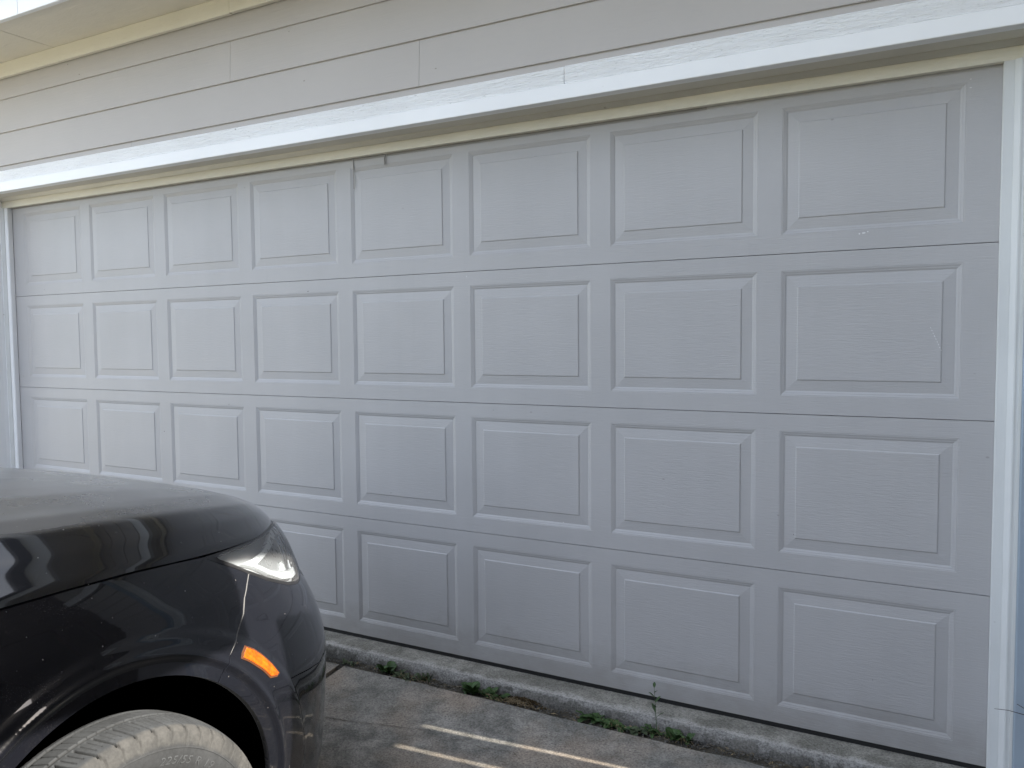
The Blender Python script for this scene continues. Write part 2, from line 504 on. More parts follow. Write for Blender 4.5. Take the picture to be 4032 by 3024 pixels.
def slab(name, x0, x1, ys, parent, crumble=True):
    nx = max(2, int((x1 - x0) / .04))
    # rows are dense near the door where the camera sees them
    V, F = [], []
    for j, y in enumerate(ys):
        for i in range(nx + 1):
            x = x0 + (x1 - x0) * i / nx
            z = ground_z2(y) + .0022 * noise.noise(Vector((x * 3, y * 3, 0)))
            yy = y
            if j == 0:
                yy = y + .012 * noise.noise(Vector((x * 9, 3.3, 0))) + .006 * noise.noise(Vector((x * 40, 1, 0)))
                z -= .006
            if j == 1:
                yy = y + .009 * noise.noise(Vector((x * 9, 3.3, 0)))
            V.append((x, yy, z))
    n = nx + 1
    for j in range(len(ys) - 1):
        for i in range(nx):
            F.append((j * n + i, (j + 1) * n + i, (j + 1) * n + i + 1, j * n + i + 1))
    # skirt down into the ground
    base = len(V)
    ring = [i for i in range(n)] + [j * n + nx for j in range(1, len(ys))] + [(len(ys) - 1) * n + i for i in range(nx - 1, -1, -1)] + [j * n for j in range(len(ys) - 2, 0, -1)]
    for i in ring:
        V.append((V[i][0], V[i][1], V[i][2] - .12))
    m_ = len(ring)
    for k in range(m_):
        F.append((ring[k], ring[(k + 1) % m_], base + (k + 1) % m_, base + k))
    bm = bmesh.new(); bm.from_mesh(mesh(name, V, F))
    return link(name, bm_mesh(name, bm, False), m_drive, parent)

drive = empty('driveway', 'stained grey concrete driveway in front of the garage door', kind='structure')
ys = [-.192, -.198] + [-.22 - .04 * k for k in range(0, 38)] + [-2.2, -3.2]
slab('concrete_slab', 2.506, 5.59, ys, drive)
slab('concrete_slab', -.62, 2.478, ys, drive)
slab('concrete_slab', 2.506, 5.59, [-3.212, -3.22, -4.5, -6.4], drive)
slab('concrete_slab', -.62, 2.478, [-3.212, -3.22, -4.5, -6.4], drive)
# packed soil under the slabs and in the joints
bm = bmesh.new()
V, F = [], []
nx, ny = 300, 8
for j in range(ny + 1):
    y = -.10 - .12 * j / ny
    for i in range(nx + 1):
        x = 1.0 + 4.6 * i / nx
        z = -.072 + .010 * noise.noise(Vector((x * 14, y * 20, 2))) + .005 * noise.noise(Vector((x * 60, y * 60, 2)))
        V.append((x, y, z))
for j in range(ny):
    for i in range(nx):
        F.append((j * (nx + 1) + i, (j + 1) * (nx + 1) + i, (j + 1) * (nx + 1) + i + 1, j * (nx + 1) + i + 1))
soil = link('soil', mesh('soil', V, F, True), m_dirt)
tag(soil, 'dark crumbly soil filling the crack beside the garage sill', kind='structure')
V, F = [], []
for j in range(80):
    y = -.17 - 2.2 * j / 79
    for i in range(5):
        x = 2.470 + .044 * i / 4
        V.append((x, y, ground_z(y) - .013 + .006 * noise.noise(Vector((x * 60, y * 30, 2)))))
for j in range(79):
    for i in range(4):
        F.append((j * 5 + i, (j + 1) * 5 + i, (j + 1) * 5 + i + 1, j * 5 + i + 1))
link('joint_soil', mesh('joint_soil', V, F, True), m_dirt, drive)
# hairline cracks: narrow dark ribbons lying in the slab
def crack(pts, w):
    V, F = [], []
    P_ = []
    for a, b_ in zip(pts[:-1], pts[1:]):
        nseg = max(2, int(math.hypot(b_[0] - a[0], b_[1] - a[1]) / .012))
        for k in range(nseg):
            t = k / nseg
            P_.append((a[0] + (b_[0] - a[0]) * t, a[1] + (b_[1] - a[1]) * t))
    P_.append(pts[-1])
    for i, (x, y) in enumerate(P_):
        y += .006 * noise.noise(Vector((x * 35, 7.7, 0))) + .003 * noise.noise(Vector((x * 120, 7.7, 0)))
        ww = w * (.35 + 1.1 * abs(noise.noise(Vector((x * 23, 4.4, 0))))) * min(1, i / 4, (len(P_) - 1 - i) / 4)
        V += [(x, y - ww, ground_z(y) + .0032), (x, y + ww, ground_z(y) + .0032)]
    for i in range(len(P_) - 1):
        F.append((2 * i, 2 * i + 2, 2 * i + 3, 2 * i + 1))
    return link('crack', mesh('crack', V, F), m_dirt, drive)
crack([(2.60, -.555), (2.72, -.539), (2.86, -.515), (3.068, -.471), (3.16, -.452)], .0016)
crack([(3.16, -.49), (3.257, -.462), (3.36, -.475), (3.467, -.451), (3.52, -.50)], .0014)
crack([(3.30, -.55), (3.42, -.60), (3.55, -.57)], .001)

# sill: the concrete ledge the door closes on, its front edge crumbled
V, F = [], []
prof = [(.35, -.019), (.0, -.019), (-.05, -.021), (-.085, -.024), (-.102, -.027), (-.112, -.034), (-.117, -.045), (-.121, -.060), (-.124, -.10)]
xs = np.arange(-.3, 5.601, .012)
for x in xs:
    for k, (y, z) in enumerate(prof):
        a = min(1, max(0, (k - 2) / 3))
        dy = a * (.012 * noise.noise(Vector((x * 4, 0, 1))) + .007 * noise.noise(Vector((x * 17, k * .7, 1))) + .004 * noise.noise(Vector((x * 55, k * 1.3, 1))))
        dz = a * .004 * noise.noise(Vector((x * 23, k * .9, 5))) + (.001 * noise.noise(Vector((x * 5, y * 5, 5))) if k else 0)
        V.append((x, y + dy, z + dz))
npf = len(prof)
matidx = []
for i in range(len(xs) - 1):
    for k in range(npf - 1):
        F.append((i * npf + k, i * npf + k + 1, (i + 1) * npf + k + 1, (i + 1) * npf + k))
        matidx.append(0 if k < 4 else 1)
me = mesh('garage_sill', V, F, True)
me.materials.append(m_sill); me.materials.append(m_sillv)
me.polygons.foreach_set('material_index', matidx)
sill = link('garage_sill', me)
tag(sill, 'pale concrete sill with crumbled edge under the garage door', kind='structure')

# ------------------------------------------------------------------ HOUSE WALL
wall = empty('house_wall', 'grey lap siding wall of the garage, above and beside the door', 'wall')
REV, ZB = .180, 2.135
def siding_board(row, x0, x1):
    z0 = ZB + REV * row
    z1 = z0 + REV + .012
    if row == 0: z0 = 2.20
    b0 = -.150
    prof = [(b0 + .0105, z0), (b0 + .0015, z0), (b0, z0 + .0016), (b0 + .0090, z1), (b0 + .0175, z1)]
    return prism_x('siding_board', prof, x0, x1, m_siding, wall)
rows = {0: [-4.0, 1.171, 4.83, 6.0], 1: [-4.0, -.75, 2.905, 6.0], 2: [-4.0, 1.873, 5.53, 6.0], 3: [-4.0, -1.4, 5.3, 6.0]}
for r_, xs_ in rows.items():
    for a, b_ in zip(xs_[:-1], xs_[1:]):
        siding_board(r_, a + .0007, b_ - .0007)
# walls beside the door opening
for r_ in range(-12, 0):
    siding_board(r_, -4.0, -.2405)
    siding_board(r_, 5.001, 6.0)
box('sheathing', -4.0, 6.0, -.128, -.122, 2.17, 2.88, m_dark, wall, 0)
box('sheathing', -4.0, -.18, -.128, -.05, -.1, 2.17, m_dark, wall, 0)
box('sheathing', 4.95, 6.0, -.128, -.05, -.1, 2.17, m_dark, wall, 0)
# gable end wall beyond the corner, and a plain back so that no light leaks in
box('end_wall', 5.9, 6.0, -.12, 6.0, -.3, 2.9, m_siding, wall, 0)
box('end_wall', -4.1, -4.0, -.12, 6.0, -.3, 2.9, m_siding, wall, 0)
box('back_wall', -4.1, 6.0, 6.0, 6.1, -.3, 2.9, m_siding, wall, 0)

roof = empty('roof_overhang', 'soffit with warm bounce light in its cream paint, fascia and roof edge over the siding', 'roof overhang')
XF = 1.905
box('frieze_board', -4.0, XF - .001, -.172, -.1505, 2.783, 2.8605, m_cream_bounce, roof, .0025)
box('frieze_board', XF + .001, 6.2, -.1735, -.1505, 2.785, 2.8605, m_cream_bounce, roof, .0025)
for a, b_ in ((-3.05, -1.83), (-1.826, -.606), (-.602, .615), (.619, 1.84), (1.844, 3.06), (3.064, 4.28), (4.284, 5.5), (5.504, 6.2)):
    box('soffit_panel', a, b_, -.520, -.1, 2.861, 2.871, m_soffit, roof, .001)
for a, b_ in ((-4.0, -1.0), (-.998, .947), (.949, 4.6), (4.602, 6.2)):
    box('fascia_board', a, b_, -.545, -.521, 2.838, 2.985, m_trim_s, roof, .003)
prism_x('shingle_slope', [(-.60, 2.99), (-.60, 3.02), (6.1, 5.2), (6.1, 5.17)], -4.2, 6.25, m_shingle, roof)

# header over the door
hd = empty('door_header', 'white two-board header trim across the top of the garage opening', 'door trim')
box('smooth_board', -.5, 6.0, -.178, -.132, 2.166, 2.2185, m_trim_s, hd, .003)
box('rough_board', -.5, 3.539, -.170, -.1505, 2.2195, 2.281, m_trim_r, hd, .0025)
box('rough_board', 3.5405, 6.0, -.1715, -.1505, 2.2195, 2.2825, m_trim_r, hd, .0025)
box('head_lining', -.17, 4.93, -.1319, -.060, 2.1665, 2.20, m_smooth_bounce, hd, .002)
prism_x('bead', [(-.0599, 2.1655), (-.0599, 2.20), (-.030, 2.20), (-.030, 2.156), (-.036, 2.1515), (-.044, 2.1525), (-.047, 2.158), (-.052, 2.161), (-.0575, 2.1615)], -.165, 4.928, m_smooth_bounce, hd, True)
box('head_filler', -.20, 4.97, -.0012, .06, 2.136, 2.22, m_dark, hd, 0)
prism_x('door_stop', [(-.0295, 2.115), (-.0295, 2.155), (-.0015, 2.155), (-.0015, 2.121), (-.007, 2.115)], -.16, 4.925, m_cream_bounce, hd)

def jamb(xe, sgn, label, mats):
    j = empty('door_jamb', label, 'door trim')
    X_ = lambda s: xe + sgn * s
    def pz(name, pr, mat, z1=2.165):
        prism_z(name, [(X_(a), b_) for a, b_ in pr], -.06, z1, mat, j)
    # s = distance from the door edge
    pz('stop', [(0, -.0025), (0, -.026), (.003, -.0305), (.0285, -.0305), (.0285, -.0025)], mats[0], 2.1145)
    pz('bead', [(.0287, -.002), (.0287, -.034), (.033, -.0375), (.038, -.041), (.0425, -.0445), (.0475, -.0445), (.0475, -.002)], mats[1], 2.1145)
    pz('lining', [(.0477, -.002), (.0477, -.0405), (.056, -.0415), (.0595, -.060), (.0595, -.1325), (.09, -.1325), (.09, -.002)], mats[2])
    pz('casing', [(.0585, -.1335), (.0585, -.168), (.0615, -.171), (.126, -.171), (.129, -.168), (.129, -.1335)], mats[3])
    return j
jamb(-.108, -1, 'white wood-grained jamb left of the garage door behind the car', (m_trim_s, m_jamb, m_trim_s, m_trim_s))
jamb(4.872, 1, 'pale blue-white jamb trim at the right edge of the garage door', (m_jamb, m_jamb, m_jamb, m_blue))

# ------------------------------------------------------------------ GARAGE DOOR
door = empty('garage_door', 'wide grey-beige sectional garage door with thirty-two raised panels', 'garage door')
ROW, PITCH, PW, TOP, BOT = .5334, .60734, .5298, .0570, .0611
PH = ROW - TOP - BOT
# raised panel: nested rings (inset, depth)
RINGS = [(0, 0), (.0012, .0010), (.0030, .0006), (.0095, .0030), (.0108, .0028), (.0165, .0054), (.0180, .0055), (.0515, .0026), (.0536, .0009), (.0548, .0001), (.0570, 0)]
V, F = [], []
for ins, dep in RINGS:
    for (x, z) in ((ins, ins), (PW - ins, ins), (PW - ins, PH - ins), (ins, PH - ins)):
        V.append((x, dep, z))
for k in range(len(RINGS) - 1):
    for i in range(4):
        F.append((4 * k + i, 4 * k + (i + 1) % 4, 4 * k + 4 + (i + 1) % 4, 4 * k + 4 + i))
e_ = 4 * (len(RINGS) - 1)
F.append((e_, e_ + 1, e_ + 2, e_ + 3))
bm = bmesh.new(); bm.from_mesh(mesh('raised_panel', V, F))
for f_ in bm.faces:
    if f_.normal.y > 0: f_.normal_flip()
panel_me = bpy.data.meshes.new('raised_panel'); bm.to_mesh(panel_me); bm.free()
panel_me.materials.append(m_door)
XL, XR = -.135, 4.90
for row in range(4):                       # 0 = top
    z1 = (4 - row) * ROW - .0016
    z0 = z1 - ROW + .0022
    if row == 3: z0 = 0.0
    zt = (4 - row) * ROW - TOP
    zb = zt - PH
    # sheet with eight openings
    xsx = [XL]
    for c_ in range(8): xsx += [c_ * PITCH, c_ * PITCH + PW]
    xsx.append(XR)
    zsx = [z0, zb, zt, z1]
    bm = bmesh.new()
    grid = [[bm.verts.new((x, 0, z)) for x in xsx] for z in zsx]
    for j in range(3):
        for i in range(len(xsx) - 1):
            if j == 1 and i % 2 == 1: continue
            bm.faces.new((grid[j][i], grid[j][i + 1], grid[j + 1][i + 1], grid[j + 1][i]))
    # rolled top and bottom edges going back
    for (jz, s) in ((0, 1), (3, -1)):
        prev = grid[jz]
        for (dy, dz) in ((.0012, -.0008 * s * -1 * -1), (.006, .0), (.038, 0)):
            cur = [bm.verts.new((v.co.x, dy, zsx[jz] + (-.0006 * s if dy < .01 else 0) * 0 + 0)) for v in grid[jz]]
            for i in range(len(xsx) - 1):
                bm.faces.new((prev[i], prev[i + 1], cur[i + 1], cur[i]))
            prev = cur
    sec = link('door_section', bm_mesh('door_section', bm), m_door, door)
    for c_ in range(8):
        pnl = link('raised_panel', panel_me, None, sec)
        pnl.location = (c_ * PITCH, 0, zb)
box('section_backing', XL, XR, .012, .040, .004, 2.13, m_dark, door, 0)
bm = bmesh.new()
for i in range(60):
    x0 = XL + (XR - XL) * i / 60; x1 = XL + (XR - XL) * (i + 1) / 60
    zz0 = -.0180 + .0015 * noise.noise(Vector((x0 * 2, 0, 0))); zz1 = -.0180 + .0015 * noise.noise(Vector((x1 * 2, 0, 0)))
    q = [bm.verts.new(v) for v in ((x0, .004, -.0006), (x1, .004, -.0006), (x1, .006, zz1), (x0, .006, zz0), (x0, .034, zz0), (x1, .034, zz1))]
    bm.faces.new(q[:4]); bm.faces.new((q[3], q[2], q[5], q[4]))
link('bottom_seal', bm_mesh('bottom_seal', bm), m_black, door)
# thin vinyl flap hanging from the stop, torn and curled near x = 2.5
def flap(x0, x1, zb_, y=-.0012):
    n_ = max(2, int((x1 - x0) / .05)); V, F = [], []
    for i in range(n_ + 1):
        x = x0 + (x1 - x0) * i / n_
        dz = .0025 * noise.noise(Vector((x * 2.3, 5, 0)))
        V += [(x, y, 2.118), (x, y - .0008, zb_ + dz)]
    for i in range(n_): F.append((2 * i, 2 * i + 2, 2 * i + 3, 2 * i + 1))
    return link('weather_flap', mesh('weather_flap', V, F), m_vinyl, door)
flap(-.10, 2.444, 2.108); flap(2.452, 2.62, 2.104); flap(2.63, 4.0, 2.1055)
bm = bmesh.new()
prev = None
for k in range(9):                           # curled torn end
    a = k / 8 * 3.6
    q = (2.622 + .0035 * math.sin(a) , -.003 - .003 * (1 - math.cos(a)), 0)
    cur = [bm.verts.new((q[0], q[1], z)) for z in (2.112, 2.066 + .006 * abs(math.sin(a)))]
    if prev: bm.faces.new((prev[0], prev[1], cur[1], cur[0]))
    prev = cur
link('torn_flap_curl', bm_mesh('torn_flap_curl', bm), m_vinyl, door)
bm = bmesh.new(); add_box(bm, 2.4475, 2.4515, -.003, -.0012, 1.985, 2.117, .0005)
link('split_seam', bm_mesh('split_seam', bm), m_vinyl, door)
# scuffs and chips: thin flecks of lighter paint
def fleck(x, z, w, h, rot=0, mat=m_scuff):
    bm = bmesh.new()
    k = 9
    vs = []
    for i in range(k):
        a = 2 * math.pi * i / k
        rx = w * math.cos(a) * random.uniform(.6, 1.1); rz = h * math.sin(a) * random.uniform(.6, 1.1)
        vs.append(bm.verts.new((x + rx * math.cos(rot) - rz * math.sin(rot), -.0006, z + rx * math.sin(rot) + rz * math.cos(rot))))
    bm.faces.new(vs)
    link('paint_chip', bm_mesh('paint_chip', bm), mat, door)
for i in range(9):
    t = i / 8
    fleck(4.697 + .03 * t, 1.349 - .07 * t, .0012, random.uniform(.002, .006), .4)
for q in ((4.502, 1.652, .006, .003), (4.515, 1.655, .003, .002), (4.49, 1.65, .003, .003), (4.79, 2.085, .003, .0015), (4.79, 2.06, .004, .0015), (3.447, .615, .003, .002), (3.02, 1.58, .002, .003)):
    fleck(*q)
for q in ((4.30, .66, .0016, .0012), (3.14, 1.04, .002, .001), (2.17, 1.55, .003, .003), (2.62, .66, .002, .002), (4.55, .21, .0015, .0015), (1.16, .86, .003, .003)):
    fleck(q[0], q[1], q[2], q[3], 0, m_dark)

# ------------------------------------------------------------------ CAR
car = empty('parked_car', 'dusty dark navy crossover car with its nose close to the garage door', 'car')
XC, LC, PP = 2.37, .95, 2.3
AY, AZ, AR = -1.777, .206, .414           # wheel arch centre and radius
def smooth_table(xs, ys, sig=.03, lo=-.4, hi=1.2, n=1601):
    g = np.linspace(lo, hi, n); v = np.interp(g, xs, ys)
    k = np.arange(-200, 201) * (g[1] - g[0]); w = np.exp(-.5 * (k / sig) ** 2); w /= w.sum()
    vp = np.pad(v, 200, mode='edge'); sm = np.convolve(vp, w, 'valid')
    return lambda z: np.interp(z, g, sm)
Wf = smooth_table([-.1, .1, .3, .45, .6, .7, .8, .9], [.86, .90, .925, .925, .91, .89, .86, .80], .045)
YFf = smooth_table([-.16, -.08, 0, .06, .2, .38, .46, .54, .62, .66, .70, .74, .78, .82, .9], [-.76, -.72, -.69, -.668, -.668, -.668, -.68, -.712, -.757, -.771, -.783, -.803, -.833, -.87, -.95], .022)
a_ = np.linspace(0, 1, 6001) ** 1.0
dd = (1 - np.cos(a_ * math.pi / 2)) * LC
xn = (1 - (1 - dd / LC) ** PP) ** (1 / PP)
ss = np.concatenate([[0], np.cumsum(np.hypot(np.diff(xn * .925), np.diff(dd)))])
S_LC = ss[-1]
def s_of_d(d): return np.where(np.asarray(d) <= LC, np.interp(d, dd, ss), S_LC + (np.asarray(d) - LC))
def d_of_s(s): return np.where(s <= S_LC, np.interp(s, ss, dd), LC + (s - S_LC))
def sstep(x, a, b):
    t = np.clip((x - a) / (b - a), 0, 1); return t * t * (3 - 2 * t)
ANG = np.radians([-60, -5, 14, 24, 36, 51, 66, 79, 100, 240]); ROUT = np.array([.60, .597, .573, .563, .545, .530, .515, .503, .50, .50])
def base_side(s, z):
    """right flank and nose; s>=0 runs from the nose centre round the corner and back, s<0 is the left side"""
    sg = np.where(s < 0, -1.0, 1.0); sa = np.abs(s)
    d = d_of_s(sa)
    x = Wf(z) * np.interp(np.minimum(d, LC), dd, xn)
    y = YFf(z) - d
    # shoulder line, gentle hollow under it on the doors and fender
    fade = sstep(sa, S_LC * .62, S_LC * .95)
    hol = -.010 * np.exp(-((z - .60 - .02 * (sa - S_LC)) / .055) ** 2) + .004 * np.exp(-((z - .715) / .03) ** 2)
    x = x + hol * fade * sstep(np.hypot(y - AY, z - AZ), .50, .62)
    out = np.zeros_like(x)
    for cy in (AY, AY - 2.71):
        r = np.hypot(y - cy, z - AZ)
        th = np.arctan2(z - AZ, y - cy)
        ro = np.interp(th, ANG, ROUT)
        body = .0050 * (1 - sstep(r, ro - .020, ro + .004))
        lipr = .0045 * np.exp(-((r - .459) / .0100) ** 2)
        inner = -.0050 * (1 - sstep(r, .440, .458))
        out = np.maximum(out, body) + lipr + inner
    x = x + out
    return np.stack([XC + sg * x, y, z], -1)
REAR_Y = -5.32
def rear_side(s, z):
    p = base_side(s, z)
    y = REAR_Y + (YFf(np.asarray(z)) - p[..., 1]) * .9 + (YFf(.2) - YFf(np.asarray(z))) * .6
    return np.stack([p[..., 0], y, p[..., 2]], -1)

def normals_of(fn, s, z, flip):
    e = .0015
    a = fn(s + e, z) - fn(s - e, z); b_ = fn(s, z + e) - fn(s, z - e)
    n_ = np.cross(a, b_); n_ /= np.linalg.norm(n_, axis=-1, keepdims=True) + 1e-12
    return n_ * flip

def densify(poly, sp):
    out = []
    for a, b_ in zip(poly, poly[1:] + poly[:1]):
        k = max(1, int(math.hypot(b_[0] - a[0], b_[1] - a[1]) / sp))
        for i in range(k): out.append((a[0] + (b_[0] - a[0]) * i / k, a[1] + (b_[1] - a[1]) * i / k))
    return out
def inside(P_, poly):
    P_ = np.asarray(P_); r = np.zeros(len(P_), bool); n_ = len(poly)
    for i in range(n_):
        x1, y1 = poly[i]; x2, y2 = poly[(i + 1) % n_]
        if y1 == y2: continue
        c = ((y1 > P_[:, 1]) != (y2 > P_[:, 1])) & (P_[:, 0] < (x2 - x1) * (P_[:, 1] - y1) / (y2 - y1) + x1)
        r ^= c
    return r
def dist_poly(P_, poly):
    A_ = np.array(poly); B_ = np.roll(A_, -1, 0); P_ = np.asarray(P_)
    best = np.full(len(P_), 9.0)
    for a, b_ in zip(A_, B_):
        ab = b_ - a; t = np.clip(((P_ - a) @ ab) / (ab @ ab + 1e-12), 0, 1)
        best = np.minimum(best, np.hypot(*(P_ - a - t[:, None] * ab).T))
    return best

def panel(name, poly, fn, mat, parent, off=0.0, sp=.022, rim=.014, holes=(), flip=-1, esp=None, smooth_rim=True, soft=.0, polar=False):
    esp = esp or sp * .6
    bd = densify(poly, esp)
    P_ = list(bd); E = [(i, (i + 1) % len(bd)) for i in range(len(bd))]
    hs = []
    for h in holes:
        hd_ = densify(h, esp); b0 = len(P_); P_ += hd_; hs.append(hd_)
        E += [(b0 + i, b0 + (i + 1) % len(hd_)) for i in range(len(hd_))]
    A_ = np.array(bd)
    gx, gy = np.meshgrid(np.arange(A_[:, 0].min() + sp / 2, A_[:, 0].max(), sp), np.arange(A_[:, 1].min() + sp / 2, A_[:, 1].max(), sp * .9))
    gx = gx + (np.arange(gx.shape[0]) % 2)[:, None] * sp / 2
    G = np.stack([gx.ravel(), gy.ravel()], 1)
    G = G[inside(G, bd)]; G = G[dist_poly(G, bd) > sp * .45]
    for h in hs:
        G = G[~inside(G, h)]; G = G[dist_poly(G, h) > sp * .45]
    if polar:
        sg_ = 1 if A_[:, 0].mean() > 0 else -1
        for sgp in ((1, -1) if A_[:, 0].min() < -.5 and A_[:, 0].max() > .5 else (sg_,)):
            yg = YFf(G[:, 1]) - d_of_s(np.abs(G[:, 0]))
            G = G[~((np.hypot(yg - AY, G[:, 1] - AZ) < .565) & (G[:, 0] * sgp > 0))]
            rr_ = np.concatenate([np.arange(.4185, .437, .006), np.arange(.440, .450, .003), np.arange(.4515, .468, .0016), np.arange(.470, .479, .003), np.arange(.482, .566, .0062)])
            aa_ = np.radians(np.arange(-50, 231, 1.1))
            RR_, AA_ = np.meshgrid(rr_, aa_)
            zz_p = (AZ + RR_ * np.sin(AA_)).ravel(); yy_p = (AY + RR_ * np.cos(AA_)).ravel()
            okp = yy_p < YFf(zz_p) - .01
            Q = np.stack([s_of_d((YFf(zz_p) - yy_p)[okp]) * sgp, zz_p[okp]], 1)
            Q = Q[inside(Q, bd)]; Q = Q[dist_poly(Q, bd) > .0022]
            G = np.concatenate([G, Q])
    P_ += [tuple(q) for q in G]
    v2, e2, f2, *_ = delaunay_2d_cdt([Vector(q) for q in P_], E, [], 1, 1e-6)
    v2 = np.array([tuple(q) for q in v2])
    f2 = np.array([f for f in f2 if len(f) == 3])
    cen = v2[f2].mean(1)
    keep = inside(cen, bd)
    for h in hs: keep &= ~inside(cen, h)
    f2 = f2[keep]
    s, z = v2[:, 0], v2[:, 1]
    P3 = fn(s, z); N3 = normals_of(fn, s, z, flip)
    if soft > 0:                      # panel edges roll in slightly
        dist = dist_poly(v2, bd)
        P3 = P3 - N3 * (soft * (1 - sstep(dist, 0, soft * 2.2)))[:, None]
    P3 = P3 + N3 * off
    # orient faces with the normals
    fv = P3[f2]; fn_ = np.cross(fv[:, 1] - fv[:, 0], fv[:, 2] - fv[:, 0])
    fl = (fn_ * N3[f2[:, 0]]).sum(1) < 0
    f2[fl] = f2[fl][:, ::-1]
    cnt = {}
    for f in f2:
        for a, b_ in ((f[0], f[1]), (f[1], f[2]), (f[2], f[0])):
            cnt[(a, b_)] = 1
    V = [tuple(q) for q in P3]; F = [tuple(f) for f in f2]; LN = [tuple(N3[i]) for f in f2 for i in f]
    if rim > 0:
        idx = {}
        def low(i):
            if i not in idx:
                idx[i] = len(V); V.append(tuple(P3[i] - N3[i] * rim))
            return idx[i]
        for (a, b_) in list(cnt):
            if (b_, a) not in cnt:
                la, lb = low(a), low(b_)
                F.append((b_, a, la, lb))
                e = P3[b_] - P3[a]; on = np.cross(e, N3[a]); on /= np.linalg.norm(on) + 1e-12
                t1 = tuple((on + N3[a] * .55) / np.linalg.norm(on + N3[a] * .55)); t2 = tuple(on)
                LN += [t1, t1, t2, t2]
    me = mesh(name, V, F, True)
    me.normals_split_custom_set(LN)
    return link(name, me, mat, parent)

def sd_(y, z): return (float(s_of_d(max(0.0, float(YFf(z)) - y))), z)      # (y,z) on the flank -> (s,z)
def sx_(x, z):                                                           # lateral distance from centre on the nose
    d = np.interp(x / float(Wf(z)), xn, dd); return (float(s_of_d(d)), z)
def mir(poly): return [(-a, b_) for a, b_ in poly][::-1]
def arc(a0, a1, r=AR, n_=24, cy=AY):
    return [sd_(cy + r * math.cos(math.radians(a0 + (a1 - a0) * i / n_)), AZ + r * math.sin(math.radians(a0 + (a1 - a0) * i / n_))) for i in range(n_ + 1)]

SHUT = [(-2.45, .838), (-2.2, .837), (-1.969, .8345), (-1.82, .8345), (-1.683, .831), (-1.57, .823), (-1.459, .8115)]
SEAM = [(-1.499, .579), (-1.470, .600), (-1.446, .620), (-1.408, .655), (-1.392, .689), (-1.366, .718), (-1.347, .735)]
LLOW = [(-1.394, .772), (-1.347, .7435), (-1.274, .704), (-1.21, .676), (-1.155, .653), (-1.09, .634), (-1.038, .625)]
lamp_front = [sx_(.655, .624), sx_(.61, .630), sx_(.55, .650), sx_(.49, .684), sx_(.45, .720), sx_(.46, .745), sx_(.52, .762), sx_(.585, .774)]
lamp_top = [sd_(-1.07, .781), sd_(-1.17, .7875), sd_(-1.28, .794), sd_(-1.36, .8005)]
LAMP = [sd_(-1.425, .8035), sd_(-1.440, .801), sd_(-1.430, .791)] + [sd_(*q) for q in LLOW] + lamp_front + lamp_top

def shrink(poly, d):
    n_ = len(poly); out = []
    ar = sum(poly[i][0] * poly[(i + 1) % n_][1] - poly[(i + 1) % n_][0] * poly[i][1] for i in range(n_))
    sg = 1 if ar > 0 else -1
    for i in range(n_):
        a, b_, c = poly[i - 1], poly[i], poly[(i + 1) % n_]
        e1 = np.array([b_[0] - a[0], b_[1] - a[1]]); e2 = np.array([c[0] - b_[0], c[1] - b_[1]])
        e1 = e1 / (np.linalg.norm(e1) + 1e-9); e2 = e2 / (np.linalg.norm(e2) + 1e-9)
        n1 = np.array([-e1[1], e1[0]]) * sg; n2 = np.array([-e2[1], e2[0]]) * sg
        nn = n1 + n2; nn = nn / (np.linalg.norm(nn) + 1e-9) / max(.6, math.sqrt(max(.01, (1 + n1 @ n2) / 2)))
        out.append((b_[0] + nn[0] * d, b_[1] + nn[1] * d))
    return out

lampout = shrink(LAMP, -.006)
# lower edge of the lamp opening as followed by fender and bumper
low = [sd_(y, z - .008) for y, z in LLOW]
seam_s = [sd_(*q) for q in SEAM]
# fender
seam_top = sd_(-1.345, .7335)
i_s = 1
fender = [sd_(-2.45, .02)] + arc(205, 52.5, n_=44)[0:] 
fender = [sd_(-2.45, .02), sd_(AY + AR * math.cos(R(207)), .02)] + arc(207, 53.5, n_=44) + seam_s[1:-1] + [seam_top, sd_(-1.394, .762), sd_(-1.430, .780), sd_(-1.474, .8065)] + [sd_(y, z - .0035) for y, z in SHUT[::-1]]
for sgn in (1, -1):
    poly = fender if sgn == 1 else mir(fender)
    panel('fender', poly, base_side, m_paint, car, soft=.0042, sp=.02, polar=True, esp=.009)
# bumper: flare strip + corner + nose, one mesh across the car
BSEAM = [sd_(-1.262, .4405), sd_(-1.215, .432), sd_(-1.158, .419), sd_(-1.10, .4065), sd_(-1.04, .390), sd_(-.982, .374), sx_(.55, .352), sx_(.40, .345)]
gap = .0026
seam_b = [(a - gap, b_) for a, b_ in seam_s]
flare_edge = [sd_(AY + r_ * math.cos(R(a)), AZ + r_ * math.sin(R(a))) for a, r_ in ((-44, .60), (-30, .60), (-18, .598), (-5, .597), (5, .585), (14, .573), (20, .567))]
lowfront = [q for q in low[1:]]
lampf_out = [sx_(.655, .614), sx_(.61, .619), sx_(.54, .642), sx_(.475, .680), sx_(.435, .722)]
upper = [sx_(.42, .745)]
right = arc(-44, 53.0, n_=28)[::1]
bump_r = right + seam_b[1:-1] + [(seam_top[0] - gap, seam_top[1])] + lowfront + lampf_out + upper
